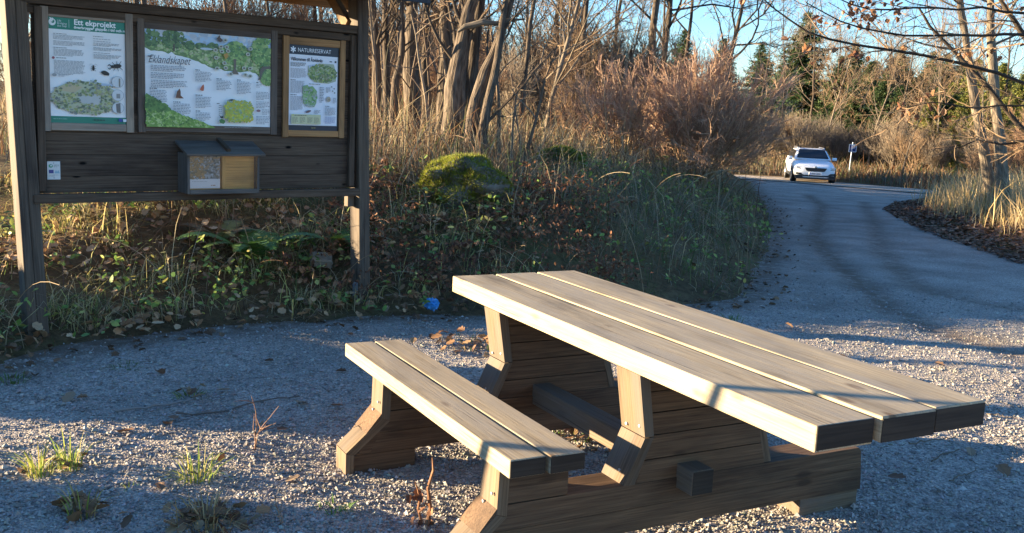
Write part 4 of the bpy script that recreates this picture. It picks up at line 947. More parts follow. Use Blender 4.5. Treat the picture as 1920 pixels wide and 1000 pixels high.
# ------------------------------------------------------------------ ground cover on the bank
GREEN = [(.09, .13, .035), (.13, .17, .05), (.11, .13, .05), (.17, .18, .07)]
GREY = [(.20, .18, .125), (.26, .225, .16), (.16, .14, .10), (.13, .125, .08)]
STRAW = [(.42, .31, .17), (.50, .39, .23), (.34, .24, .13), (.28, .19, .11)]
RUST = [(.20, .10, .05), (.16, .085, .045), (.25, .13, .065)]
def mixc(rg, n, sets, w_):
    w_ = np.array(w_, float); w_ = w_ / w_.sum(0); u = rg.random(n); cs_ = np.cumsum(w_, 0); idx = (u[None] > cs_).sum(0).clip(0, len(sets) - 1)
    pal = [np.array(s) for s in sets]; return np.array([pal[i][rg.integers(len(pal[i]))] for i in idx])
# lower bank
mb = MB()
x, y = scatter(210000, -6.5, 7, 3.5, 26, lambda x, y, rg: (bank_d(x, y) > .02) & (bank_d(x, y) < 3.4) & (in_view(x, y) | ((x < -2) & (y < 8) & (rg.random(len(x)) < .4))) & (rg.random(len(x)) < np.clip(.35 + .8 * vn(x, y, .9), .08, 1) * np.clip(10 / y, .25, 1)), 11)
rg = np.random.default_rng(12); d = bank_d(x, y); n_ = len(x)
fore = (np.abs(x + .47) < .55) & (y > 7.9) & (y < 9.7)
under = (x < -.9) & (y < 9.5)        # beneath and behind the board
h = rg.gamma(4, .055, n_) * np.clip(.35 + d, .4, 1.15) * np.where(under, .5, 1.0) * np.where(y > 9, 1.25, 1)
h = np.where(fore, h * .45, h); left_low = (x < -2.9) & (wcoord(x, y) < 9); h = np.where(left_low, np.minimum(h, .12), h)
wts = [np.where(under, .3, .34) + .22 * (y > 8.5) + .45 * ((x > .5) & (y > 8.6) & (y < 14) & (vn(x, y, .8) > .1)), np.where(under, .25, .6), np.where(under, .6, .22), np.where((x < .4) & ~under, .5, .15)]
c = mixc(rg, n_, [GREEN, GREY, STRAW, RUST], wts)
blades(mb, x, y, height(x, y) - .04, h, np.clip(rg.normal(.0024, .0008, n_), .0012, .005) * np.clip(y / 8, 1, 2.2), None, lean=1.1, droop=.72, seed=13, mixcol=c)
tag(mb.build('bank_grass', [M['grass']]), 'tangled grey-green grass covering the shaded slope of the bank', 'grass', kind='stuff')
mb = MB()
x, y = scatter(34000, -4.6, .2, 5.3, 9.8, lambda x, y, rg: (bank_d(x, y) > .15) & in_view(x, y) & (vn(x * 1.3, y * 1.3 + 2, 1.6) + rg.normal(0, .15, len(x)) > .22), 16)
n_ = len(x); rg = np.random.default_rng(17)
blades(mb, x, y, height(x, y) - .03, rg.gamma(5, .045, n_), np.clip(rg.normal(.0026, .0008, n_), .0012, .005), None, lean=1.2, droop=.8, seed=18, mixcol=mixc(rg, n_, [[(.62, .50, .29), (.56, .44, .20), (.50, .45, .15)], GREEN], [np.full(n_, .72), np.full(n_, .28)]))
tag(mb.build('dry_grass', [M['grass']]), 'pale dry grass tussocks drooping over the leaves under the notice board', 'grass', kind='stuff')
# upper bank: tall dry grass
mb = MB()
x, y = scatter(160000, -9, 9, 8, 32, lambda x, y, rg: (bank_d(x, y) > 2.0) & in_view(x, y) & ((x > -3.2) | (y > 10)) & (rg.random(len(x)) < np.clip(.3 + .9 * vn(x, y, .6), .1, 1) * np.clip(14 / y, .3, 1)), 21)
rg = np.random.default_rng(22); n_ = len(x); h = rg.gamma(7, .075, n_) * np.clip((bank_d(x, y) - 1.2) / 2.2, .5, 1.15)
c = mixc(rg, n_, [STRAW, RUST, GREY, GREEN], [np.full(n_, .5), np.full(n_, .3), np.full(n_, .3), np.full(n_, .14)])
blades(mb, x, y, height(x, y) - .05, h, np.clip(rg.normal(.0027, .0008, n_), .0015, .005) * np.clip(y / 9, 1, 2.4), None, lean=.5, droop=.5, seed=23, mixcol=c)
tag(mb.build('dry_grass', [M['grass']]), 'tall straw-coloured dry grass on top of the bank below the trees', 'grass', kind='stuff')
# dead stems: thin arching brambles and stalks
pol = []; rg = np.random.default_rng(31)
x, y = scatter(2600, -6, 7, 5.4, 24, lambda x, y, rg: (bank_d(x, y) > .15) & in_view(x, y) & (rg.random(len(x)) < np.clip(11 / y, .3, 1)), 32)
zz_ = height(x, y)
for a, b_, c_ in zip(x, y, zz_):
    L = rg.uniform(.3, 1.0); th = rg.uniform(0, 6.28); k = 10; t = np.linspace(0, 1, k); s_ = rg.uniform(.2, 1.0)
    P = np.stack([a + np.cos(th) * t ** 1.5 * L * s_, b_ + np.sin(th) * t ** 1.5 * L * s_, c_ - .03 + L * (t - .55 * s_ * t ** 2.4)], 1)
    pol.append((P, np.linspace(.0035, .0015, k) * max(1, b_ / 9)))
mb = MB(); tubes(mb, pol, 3, [(.16, .085, .05), (.24, .15, .085), (.30, .22, .13), (.10, .06, .045), (.34, .26, .16)])
tag(mb.build('dead_stems', [M['twig']]), 'thin dead brown stalks and brambles arching out of the bank', 'undergrowth', kind='stuff')
# rusty dead bracken
P = []; rg = np.random.default_rng(45)
x, y = scatter(620, -1.6, 1.0, 7.4, 10.5, lambda x, y, rg: (bank_d(x, y) > .2) & (bank_d(x, y) < 2.2) & (np.hypot(x + .58, y - 9.65) > .5), 46)
for a, b_ in zip(x, y):
    z0 = Z(a, b_); hh_ = rg.uniform(.12, .42) * (.35 if (-1.0 < a < .1 and b_ < 9.6 and b_ > 7.9) else 1); lx, ly = rg.normal(0, .2, 2)
    for k in range(14): t = rg.uniform(.2, 1); P.append((a + lx * t + rg.normal(0, .04), b_ + ly * t + rg.normal(0, .04), z0 + hh_ * (1.3 * t - .5 * t * t)))
mb = MB(); leaves(mb, np.array(P), rg.uniform(.02, .05, len(P)), [(.17, .075, .04), (.22, .10, .05), (.12, .055, .035), (.28, .15, .08)], 47, flat=.9)
tag(mb.build('dead_bracken', [M['litter']]), 'dark rusty dead bracken round the mossy boulder on the bank', 'bracken', kind='stuff')
# leafy herbs
P = []; S_ = []; rg = np.random.default_rng(41)
x, y = scatter(9000, -4.2, 6, 5.2, 20, lambda x, y, rg: (bank_d(x, y) > .08) & (bank_d(x, y) < 2.6) & in_view(x, y) & (vn(x, y, 1.1) + rg.normal(0, .25, len(x)) > .0) & (rg.random(len(x)) < np.where((x < -.6) & (y < 9.5), 1, .35)) & (rg.random(len(x)) < np.clip(9 / y, .2, 1)), 42)
for a, b_ in zip(x, y):
    z0 = Z(a, b_); hh_ = rg.uniform(.06, .30); lx, ly = rg.normal(0, .12, 2)
    for k in range(rg.integers(4, 10)):
        t = rg.uniform(.35, 1); P.append((a + lx * t + rg.normal(0, .05), b_ + ly * t + rg.normal(0, .05), z0 + hh_ * t)); S_.append(rg.uniform(.03, .065) * max(1, b_ / 11))
mb = MB(); leaves(mb, np.array(P), np.array(S_), [(.16, .25, .05), (.23, .32, .07), (.35, .37, .09), (.12, .20, .05), (.44, .39, .11)], 43, flat=.5)
tag(mb.build('herb_leaves', [M['leaf']]), 'green oval leaves of low herbs scattered over the foot of the bank', 'herbs', kind='stuff')
# fallen leaves
def litter(name, label, n, dens, seed, size=(.05, .10), lift=.02, cols=None, box_=(-6, 8, 4.5, 30)):
    x, y = scatter(n, *box_, dens, seed); rg = np.random.default_rng(seed + 1)
    z = np.where(bank_d(x, y) > 0, height(x, y), np.where(isle_d(x, y) > 0, height(x, y), base(x, y) + micro(x, y) - .02 * worn(x, y))) + rg.uniform(.004, lift, len(x))
    mb = MB(); leaves(mb, np.stack([x, y, z], 1), rg.uniform(*size, len(x)), cols or [(.19, .10, .05), (.25, .14, .075), (.15, .08, .045), (.31, .20, .12), (.11, .065, .045)], seed + 2, lobed=True, flat=.5 if lift > .05 else .3)
    return tag(mb.build(name, [M['litter']]), label, 'fallen leaves', kind='stuff')
litter('leaf_litter', 'brown fallen oak leaves lying thick on the bank under the notice board', 22000, lambda x, y, rg: (bank_d(x, y) > .0) & (bank_d(x, y) < 3.2) & in_view(x, y) & (rg.random(len(x)) < np.where((x < -.3), .75, .3) * np.clip(.25 + 1.1 * vn(x + 5, y, .8), .1, 1) * np.clip(9 / y, .2, 1)), 51, (.04, .085), .05)
litter('leaf_litter', 'red-brown leaves carpeting the slope right behind the notice board posts', 15000, lambda x, y, rg: (bank_d(x, y) > .0) & (bank_d(x, y) < 3.2) & in_view(x, y) & (rg.random(len(x)) < np.clip(.3 + 1.0 * vn(x + 5, y, .9), .08, 1)), 56, (.035, .08), .06, [(.38, .20, .095), (.46, .27, .14), (.28, .15, .075), (.52, .35, .20), (.20, .115, .065)], (-4.6, .3, 5.3, 10.5))
def edge_w(x, y): return np.exp(-(np.abs(bank_d(x, y)) / .33) ** 2)
litter('edge_leaves', 'brown leaves drifted along the edge between bank and gravel', 42000, lambda x, y, rg: (bank_d(x, y) < .4) & (bank_d(x, y) > -1.3) & in_view(x, y) & (rg.random(len(x)) < edge_w(x, y) * np.clip(.5 + vn(x, y + 9, 1.3), .12, 1) * np.clip(8 / y, .3, 1)), 61, (.03, .065), .02, [(.15, .085, .05), (.20, .11, .06), (.11, .065, .04), (.25, .155, .09)])
litter('island_leaves', 'dark brown leaves covering the verge beside the two slim trees', 70000, lambda x, y, rg: (isle_d(x, y) > -.12) & (isle_d(x, y) < 3.0) & in_view(x, y, .1) & (rg.random(len(x)) < np.exp(-(np.maximum(isle_d(x, y), 0) / 1.4) ** 2)), 71, (.05, .10), .04, [(.17, .09, .055), (.23, .125, .075), (.13, .075, .05), (.30, .19, .12)], (5, 16, 8, 31))
# stray leaves on the gravel, each a thing of its own
LEAFCOL = [(.24, .14, .08), (.18, .10, .06), (.32, .22, .14)]
spots = [(155, 750), (300, 703), (130, 752), (315, 800), (325, 790), (565, 757), (490, 806), (530, 812), (550, 905), (630, 770), (235, 815), (420, 735), (300, 920), (505, 680), (1700, 712), (1760, 690), (1580, 672), (1820, 850), (1880, 888), (1680, 905), (1760, 925), (1480, 615), (640, 700)]
def gp(px, py, z=0.0):
    d = cf + cX * (px - 960) / FOC + cU * (500 - py) / FOC; t = (z - CAM_H) / d[2]; return d * t + np.array([0, 0, CAM_H])
for i, (a, b_) in enumerate(spots):
    p = gp(a, b_); mb = MB(); leaves(mb, np.zeros((1, 3)), np.array([rng.uniform(.05, .085)]), [LEAFCOL[i % 3]], 300 + i, lobed=True, flat=.25)
    o = mb.build('fallen_leaf', [M['litter']]); o.location = (p[0], p[1], .018 + float(micro(p[0], p[1])))
    tag(o, 'single curled brown oak leaf lying on open grey gravel', 'leaf', 'stray oak leaves on the gravel')
# yellow grass round the slim trees and beyond
mb = MB()
x, y = scatter(90000, 6.5, 20, 10, 34, lambda x, y, rg: (isle_d(x, y) > .25) & in_view(x, y, .08) & (rg.random(len(x)) < np.clip((isle_d(x, y) - .5 - .5 * vn(x, y, .8)) / 1.6, .0, 1)), 81)
rg = np.random.default_rng(82); n_ = len(x); h = rg.gamma(6, .085, n_)
blades(mb, x, y, height(x, y) - .05, h, np.full(n_, .0075), None, lean=.5, droop=.5, seed=83, mixcol=mixc(rg, n_, [[(.55, .43, .25), (.48, .35, .18)], [(.62, .47, .23), (.54, .39, .17)], GREEN], [np.full(n_, .5), np.full(n_, .45), np.full(n_, .08)]))
tag(mb.build('yellow_grass', [M['grass']]), 'pale yellow dry grass growing round the slim trees on the verge', 'grass', kind='stuff')
mb = MB()
x, y = scatter(60000, 3, 36, 34, 62, lambda x, y, rg: (far_d(x, y) > .1) & (far_d(x, y) < 7) & in_view(x, y, .08), 84)
rg = np.random.default_rng(85); n_ = len(x); h = rg.gamma(5, .085, n_)
blades(mb, x, y, height(x, y) - .05, h, np.full(n_, .014), None, lean=.5, droop=.5, seed=86, mixcol=mixc(rg, n_, [STRAW, RUST, GREY, GREEN], [np.full(n_, .15), np.full(n_, .6), np.full(n_, .5), np.full(n_, .2)]))
tag(mb.build('verge_grass', [M['grass']]), 'rough brown-green grass on the verge beyond the crossing road', 'grass', kind='stuff')

# ------------------------------------------------------------------ ferns, rocks, rag
def fern(x, y, n, L, label, seed, cols):
    rg = np.random.default_rng(seed); root = thing('fern', label, 'fern', (x, y, Z(x, y)), 0)
    for i in range(n):
        th = i * 2 * math.pi / n + rg.normal(0, .25); mb = MB(); k = 12; t = np.linspace(0, 1, k); l = L * rg.uniform(.75, 1.1)
        P = np.stack([np.cos(th) * l * t * .85, np.sin(th) * l * t * .85, l * (.9 * t - .62 * t ** 2.2)], 1)
        c = np.array(cols[rg.integers(len(cols))])
        tubes(mb, [(P, np.linspace(.004, .0015, k))], 3, c * .8)
        for j in range(1, k):
            for f in (0, .5):
                q = P[j] if f == 0 else (P[j] + P[j - 1]) / 2
                d = unit(P[j] - P[j - 1]); s_ = unit(np.cross(d, (0, 0, 1))); wl = l * .26 * math.sin(math.pi * (.15 + .85 * (j - f) / k)) ** .8 * (1.1 - (j - f) / k * .5)
                for sg in (-1, 1):
                    e = q + sg * s_ * wl + d * wl * .35 + np.array([0, 0, -.12 * wl]); w_ = d * l * .022
                    mb.add([q - w_, q + w_, (q + e) / 2 + w_ * .95, e, (q + e) / 2 - w_ * .95], [[0, 1, 2, 3, 4]], col=c * rg.uniform(.8, 1.2))
        mb.build('frond', [M['leaf']], root)
FG = [(.07, .15, .03), (.10, .19, .04), (.13, .20, .05)]; FB = [(.22, .15, .06), (.17, .11, .05), (.20, .19, .06)]
fern(-2.05, 7.75, 9, .62, 'large green fern with arching fronds behind the middle of the notice board', 1, FG)
fern(-1.42, 8.15, 8, .55, 'yellow-brown fading fern behind the far post of the notice board', 2, FB + FG[:1])
fern(-2.35, 7.9, 6, .42, 'small fern turning brown on the leafy bank below the leaflet box', 3, FB)

def blob_rock(name, label, cat, loc, r, seed, mat, moss=None, sq=(1, 1, .7), lumps=.22):
    bm = bmesh.new(); bmesh.ops.create_icosphere(bm, subdivisions=4, radius=1)
    for v in bm.verts:
        p = np.array(v.co); f = 1 + lumps * (wob(p[0] * 1.3 + seed, p[1] * 1.3 + p[2] * 1.7) + .4 * wob(p[2] * 3.1 + seed, p[0] * 3.3 - p[1] * 2.7))
        v.co = Vector(p * f * np.array(sq) * r)
    V = np.array([v.co[:] for v in bm.verts]); F = [[v.index for v in f.verts] for f in bm.faces]; N = np.array([v.normal[:] for v in bm.verts]); bm.normal_update(); N = np.array([v.normal[:] for v in bm.verts]); bm.free()
    root = thing(name, label, cat, loc, 0); mb = MB(); mb.add(V, F); mb.build('stone', [mat], root, True)
    if moss:
        rg = np.random.default_rng(seed); fi = rg.integers(0, len(F), 42000); F_ = np.array(F)[fi]; bc = rg.dirichlet((1, 1, 1), len(fi))
        P = (V[F_] * bc[:, :, None]).sum(1); Nn = N[F_[:, 0]]; k = (Nn[:, 2] + .35 * wob(P[:, 0] * 6, P[:, 2] * 6 + P[:, 1] * 4) > -.55 + .3 * wob(P[:, 0] * 11, P[:, 2] * 13)); P, Nn = P[k], Nn[k]; n = len(P)
        hgt = .03 * (.7 + .5 * wob(P[:, 0] * 9, P[:, 1] * 9 + P[:, 2] * 7)) * rg.uniform(.6, 1.4, n); hgt = np.abs(hgt) + .008; tip = P + (Nn * .8 + rg.normal(0, .35, (n, 3)) + np.array([0, 0, .15])) * hgt[:, None]
        s_ = rg.normal(size=(n, 3)); s_ /= np.linalg.norm(s_, axis=1)[:, None]; s_ *= .0055
        mb = MB(); T3 = np.stack([P - s_ - Nn * .006, P + s_ - Nn * .006, tip], 1).reshape(-1, 3)
        pal = np.array(moss); c = pal[rg.integers(0, len(pal), n)] * rg.uniform(.8, 1.25, (n, 1)); mb.add(T3, np.arange(3 * n).reshape(-1, 3), col=np.repeat(c, 3, 0)); o = mb.build('moss', [M['grass']], root); o['kind'] = 'stuff'
    return root
MOSS = [(.22, .26, .03), (.30, .32, .04), (.15, .20, .025), (.35, .34, .06), (.20, .17, .06)]
blob_rock('boulder', 'rounded boulder covered in bright yellow-green moss on the bank beside the notice board', 'boulder', (-.58, 9.65, Z(-.58, 9.65) + .10), .34, 3, M['rock'], MOSS, (1.2, .8, .80), .42)
blob_rock('boulder', 'low dark mossy rock half hidden in grass higher up the bank', 'boulder', (.62, 13.6, Z(.62, 13.6) + .10), .27, 8, M['rock'], [(.17, .22, .03), (.12, .16, .03), (.22, .25, .04)], (1.2, .8, .7))
# pale flat stone block
bk = MB(); V_, F_ = bevel_box(.17, .13, .07, .015, 2); V_ = V_ * (1 + .06 * rng.normal(size=V_.shape)); bk.add(V_, F_)
o = bk.build('stone_block', [plain('pale_stone', (.27, .22, .16), .9, noise=.2, nscale=25, bump=.4)]); o.location = (-1.52, 7.85, Z(-1.52, 7.85) + .10); o.rotation_euler = (.5, .12, .3)
tag(o, 'pale squarish stone lying tilted on the bank near the far board post', 'stone')
# crumpled blue film
bm = bmesh.new(); bmesh.ops.create_icosphere(bm, subdivisions=3, radius=1); rg = np.random.default_rng(4)
V = np.array([v.co[:] for v in bm.verts]); F = [[v.index for v in f.verts] for f in bm.faces]; bm.free()
V = V * (1 + .3 * rg.normal(size=(len(V), 1)).clip(-1.5, 1.5)) * np.array([.052, .038, .040]); mb = MB(); mb.add(V, F)
o = mb.build('plastic_bag', [M['bluebag']]); p = gp(810, 584); o.location = (p[0], p[1], .055); tag(o, 'crumpled bright blue plastic bag lying at the foot of the bank', 'litter')

# ------------------------------------------------------------------ tufts, sticks and weeds on the gravel
def tuft(px, py, n, h, label, cols, lean=.7, wd=.0028, rad=.05, seed=1, dead=0):
    p = gp(px, py); root = thing('grass_tuft', label, 'grass tuft', (p[0], p[1], 0), 0, None); rg = np.random.default_rng(seed)
    a = rg.uniform(0, 6.28, n); r = rad * np.sqrt(rg.random(n)); mb = MB()
    hh_ = h * rg.uniform(.35, 1.15, n)
    blades(mb, r * np.cos(a), r * np.sin(a), np.zeros(n) - .01, hh_, np.full(n, wd), cols, lean, droop=.6, seed=seed); mb.build('grass_blades', [M['grass']], root)
    if dead:
        mb = MB(); P = np.stack([rg.normal(0, rad * 1.1, dead), rg.normal(0, rad * .8, dead), rg.uniform(.01, .05, dead)], 1); leaves(mb, P, rg.uniform(.035, .075, dead), [(.22, .12, .06), (.15, .08, .045), (.30, .19, .10)], seed + 5, True, .45); mb.build('caught_leaves', [M['litter']], root)
YG = [(.24, .29, .05), (.32, .35, .07), (.17, .24, .05), (.38, .33, .10)]; DG = [(.44, .30, .13), (.36, .23, .10), (.50, .36, .17)]; LG = [(.10, .16, .04), (.13, .18, .05)]
tuft(75, 890, 46, .17, 'yellow-green grass tuft growing by itself at the photo border end of the lit gravel', YG, seed=1, dead=3)
tuft(133, 878, 40, .19, 'upright yellow-green grass tuft with red-brown leaves at its root', YG, .45, seed=2, dead=6)
tuft(372, 897, 60, .15, 'largest yellow-green grass tuft, in the sunlit gravel band', YG, .9, rad=.07, seed=3, dead=2)
tuft(155, 965, 30, .17, 'sparse grass tuft full of brown leaves in the shaded foreground gravel', YG + DG, .6, rad=.06, seed=4, dead=16)
tuft(385, 990, 120, .15, 'straw-coloured dead grass clump among brown leaves in the very foreground', DG, .8, rad=.10, seed=5, dead=46)
tuft(20, 714, 60, .06, 'low dark green grass patch on gravel near the close board post', LG, 1.0, rad=.09, seed=6)
tuft(237, 690, 50, .05, 'low green grass patch on shaded gravel before the notice board', LG, 1.0, rad=.10, seed=7)
tuft(358, 746, 60, .06, 'flat olive grass tuft beside the end of the lying stick', LG + YG[:1], 1.1, rad=.08, seed=8, dead=6)
tuft(628, 957, 34, .07, 'small bright green seedling patch by the bench foot', [(.16, .28, .05), (.12, .22, .04)], .8, rad=.06, seed=9)
tuft(243, 918, 14, .05, 'tiny yellow-green sprout in the foreground gravel', YG, .8, rad=.02, seed=10)
tuft(1372, 600, 40, .09, 'dark green grass tuft at the shaded gravel edge behind the table', LG, .9, rad=.10, seed=11)
tuft(880, 650, 46, .10, 'grass and brown leaves heaped on gravel behind the picnic table', LG + DG[:1], .9, rad=.16, seed=12, dead=40)
tuft(1080, 815, 40, .07, 'green weeds and leaves under the table stretcher', [(.14, .24, .05), (.2, .2, .06)], .9, rad=.13, seed=13, dead=50)
def stick(name, label, pts, r, col, z=.012, sides=6):
    P = np.array([gp(a, b_) for a, b_ in pts]); P[:, 2] = z
    t = np.linspace(0, len(P) - 1, 12); Q = np.stack([np.interp(t, range(len(P)), P[:, i]) for i in range(3)], 1); Q += rng.normal(0, .004, Q.shape)
    mb = MB(); tubes(mb, [(Q, np.linspace(r, r * .55, 12))], sides, col, jit=.12); tag(mb.build(name, [M['twig']]), label, 'stick')
stick('stick', 'grey stick lying on the gravel beside the olive grass tuft', [(215, 776), (270, 770), (320, 762), (360, 755)], .008, (.20, .19, .17), .014)
stick('stick', 'long thin dark stick lying across the gravel in front of the bench', [(330, 782), (410, 778), (450, 766), (505, 752), (560, 747)], .005, (.10, .085, .07), .012)
for q, pts in enumerate([[(1700, 838), (1790, 822)], [(1780, 905), (1830, 885)], [(1745, 870), (1770, 855), (1800, 850)], [(1850, 780), (1905, 790)]]):
    stick('twig', ['thin twig on shaded gravel just past the table end', 'broken bent twig on the gravel by the table shadow', 'short forked twig lying in the shadow of the table', 'thin pale twig at the edge of the sunlit gravel'][q], pts, .004, (.14, .11, .08), .012)
def weed(px, py, h, label, seed, col, n=3, spread=.35, leafn=0):
    p = gp(px, py); root = thing('dead_weed', label, 'dead plant', (p[0], p[1], 0)); rg = np.random.default_rng(seed); pol = []
    for i in range(n):
        th = rg.uniform(0, 6.28); b_ = grow_poly(np.zeros(3), np.array([math.cos(th) * spread, math.sin(th) * spread, 1]), h * rg.uniform(.6, 1.05), .003, .0012, 8, .12, .05, rg); pol.append(b_)
        for j in range(3):
            k = rg.integers(2, 7); pol.append(grow_poly(b_[0][k], b_[0][k] - b_[0][k - 1] + rg.normal(0, .02, 3), h * .3, .0025, .0012, 8, .15, .02, rg))
    mb = MB(); tubes(mb, pol, 4, col); mb.build('stems', [M['twig']], root)
    if leafn:
        mb = MB(); P = np.stack([rg.normal(0, .05, leafn), rg.normal(0, .04, leafn), rg.uniform(.0, .09, leafn)], 1); leaves(mb, P, rg.uniform(.04, .08, leafn), [(.20, .085, .04), (.28, .13, .06)], seed, True, .8); mb.build('dry_leaves', [M['litter']], root)
weed(478, 845, .30, 'reddish dead weed stalk standing in gravel in front of the bench', 5, (.22, .125, .08), 2, .3)
weed(530, 985, .16, 'small dead twig weed standing in the foreground gravel', 6, (.25, .17, .11), 2, .3)
weed(1105, 640, .01 + .05, 'tiny dead weed by the far side of the table', 7, (.2, .13, .08), 2, .3)
p = gp(800, 985); sx = thing('dead_weed', 'thick rusty-brown dead stalk with curled leaves beside the near bench leg', 'dead plant', (p[0], p[1], 0))
mb = MB(); tubes(mb, [(np.array([(0, 0, -.02), (.012, 0, .07), (.0, 0, .15), (.018, 0, .22), (.012, 0, .27)]), np.array([.008, .0075, .007, .006, .002])), (np.array([(-.02, .01, 0), (-.035, .01, .06), (-.03, .01, .10), (-.04, .01, .14), (-.05, 0, .17)]), np.array([.006, .006, .005, .004, .002]))], 6, (.25, .125, .065), jit=.1); mb.build('stems', [M['twig']], sx)
mb = MB(); leaves(mb, np.stack([rng.normal(-.02, .03, 12), rng.normal(0, .03, 12), rng.uniform(.01, .12, 12)], 1), rng.uniform(.025, .055, 12), [(.18, .08, .045), (.25, .12, .065)], 77, True, .9); mb.build('dry_leaves', [M['litter']], sx)

# ------------------------------------------------------------------ the clump of old trunks on the bank
def wpt(px, py, y):
    d = cf + cX * (px - 960) / FOC + cU * (500 - py) / FOC; t = y / d[1]; return d * t + np.array([0, 0, CAM_H])
old = [  # pixel path of each stem from its foot upwards, distance, foot radius, label
    ([(708, 215), (706, 120), (700, 20), (690, -120), (680, -330)], 14.2, .10, 'rough pale trunk next to the notice board roof end'),
    ([(727, 212), (725, 110), (722, 10), (716, -150), (712, -350)], 14.8, .085, 'thin straight trunk second from the notice board'),
    ([(738, 205), (742, 150), (756, 90), (752, 30), (760, -80), (765, -300)], 13.6, .075, 'crooked thin stem leaning between two thicker trunks'),
    ([(773, 200), (771, 110), (774, 0), (780, -150), (790, -380)], 14.0, .165, 'thick upright trunk with deeply furrowed bark'),
    ([(800, 205), (797, 120), (803, 0), (812, -160), (830, -360)], 14.6, .10, 'dark upright trunk behind the thick furrowed one'),
    ([(832, 200), (834, 110), (836, 0), (845, -150), (850, -340)], 13.5, .14, 'broad trunk with a forked side stem in the tree clump'),
    ([(850, 232), (853, 165), (862, 100), (880, 20), (905, -90), (940, -300)], 12.6, .20, 'thickest old trunk leaning gently with a pale broken limb'),
    ([(876, 225), (882, 150), (893, 60), (905, -20), (925, -150), (960, -330)], 12.9, .13, 'dark trunk close behind the thickest leaning trunk'),
    ([(884, 250), (890, 195), (906, 145), (932, 90), (947, 30), (975, -60), (1010, -200), (1040, -330)], 12.3, .115, 'curved double-stemmed trunk leaning out over the dry grass'),
    ([(905, 245), (915, 190), (930, 130), (940, 60), (948, 0), (975, -120), (985, -280)], 12.2, .08, 'slender pale stem growing up beside the curved trunk'),
]
for i, (path, yy, r0, lab) in enumerate(old):
    r0 *= .86
    P = np.array([wpt(a, b_, yy + .05 * k) for k, (a, b_) in enumerate(path)]); P0 = P[0].copy(); zg = Z(P0[0], P0[1]); P0[2] = zg - .1
    pth = np.concatenate([[P0 * 0], P - np.array([P[0][0], P[0][1], zg])]); pth[0] = (0, 0, -.1); pth = np.array([q for k, q in enumerate(pth) if k == 0 or q[2] > .02])
    H = pth[-1][2]
    T = tree_polys(500 + i, H, r0, n1=11, n2=6, n3=5, first=.42, l1=.34, ang=(25, 60), trunkpath=pth, wander=.045, rfac=.24)
    bare_tree('old_tree', lab, 'tree', T, TW_BROWN, M['bark'] if i % 3 != 1 else M['bark_dark'], 8, (P[0][0], P[0][1], zg))
# bare broken limb hanging at the head of the clump
P = np.array([wpt(a, b_, 12.4) for a, b_ in [(858, 60), (872, 50), (885, 48), (905, 42), (930, 44), (955, 38), (985, 36)]])
lm = MB(); tubes(lm, [(P, np.array([.015, .035, .042, .038, .03, .022, .008]))], 8, jit=.06)
tag(lm.build('broken_limb', [M['bark_pale']]), 'pale broken bare limb caught across the leaning trunks', 'branch')
# dead standing stems and leaning poles among the clump
rg = np.random.default_rng(91); DEAD = []
for i in range(16):
    px_ = rg.uniform(690, 1010); yy = rg.uniform(12.5, 16); P = wpt(px_, 230, yy); x0, y0 = P[0], P[1]; L = rg.uniform(1.2, 3.2)
    b_ = grow_poly(np.array([0, 0, -.1]), np.array([rg.normal(0, .35), rg.normal(0, .2), 1]), L, rg.uniform(.018, .035), .008, 8, .07, 0, rg)
    mb = MB(); tubes(mb, [b_] + [grow_poly(b_[0][k], b_[0][k] - b_[0][k - 1] + rg.normal(0, .25, 3), L * .3, .010, .004, 5, .12, 0, rg) for k in (3, 4, 5, 6)], 5, [(.14, .10, .07), (.22, .17, .12)], jit=.05)
    o = mb.build('dead_sapling', [M['twig']]); o.location = (x0, y0, Z(x0, y0)); tag(o, 'thin dead sapling pole standing or leaning among the old trunks', 'sapling', 'dead saplings among the old trunks')

# ------------------------------------------------------------------ shrubs
def shrub_mesh(seed, H, W_, n0, cols, n1=6, n2=5, n3=3, r0=.018, rmin=.003):
    rg = np.random.default_rng(seed); L0, L1, L2, L3 = [], [], [], []
    for i in range(n0):
        th = rg.uniform(0, 6.28); an = min(abs(rg.normal(0, .62)), 1.2) * min(1.25, W_ / H); sp = min(math.tan(min(an, 1.2)), 1.6); d = np.array([math.cos(th) * sp, math.sin(th) * sp, 1])
        b_ = grow_poly(np.array([rg.normal(0, .18), rg.normal(0, .18), -.05]), d, H * rg.uniform(.72, 1.12), r0 * rg.uniform(.5, 1.2), rmin, 9, .06, .02, rg); L0.append(b_)
        for k in range(n1):
            j = rg.integers(3, 8); dd = unit(b_[0][j + 1] - b_[0][j] + rg.normal(0, .011 * H, 3)); a = grow_poly(b_[0][j], dd + rg.normal(0, .32, 3), H * rg.uniform(.18, .36), b_[1][j] * .6, rmin, 6, .08, .04, rg); L1.append(a)
            for q in range(n2):
                j2 = rg.integers(1, 5); c = grow_poly(a[0][j2], unit(a[0][j2 + 1] - a[0][j2]) + rg.normal(0, .4, 3), H * rg.uniform(.08, .17), rmin * 1.1, rmin * .7, 4, .1, .04, rg); L2.append(c)
                for s_ in range(n3): L3.append(grow_poly(c[0][rg.integers(1, 4)], unit(c[0][2] - c[0][1]) + rg.normal(0, .45, 3), H * rg.uniform(.03, .08), rmin * .8, rmin * .5, 3, .1, .03, rg))
    return L0, L1, L2, L3
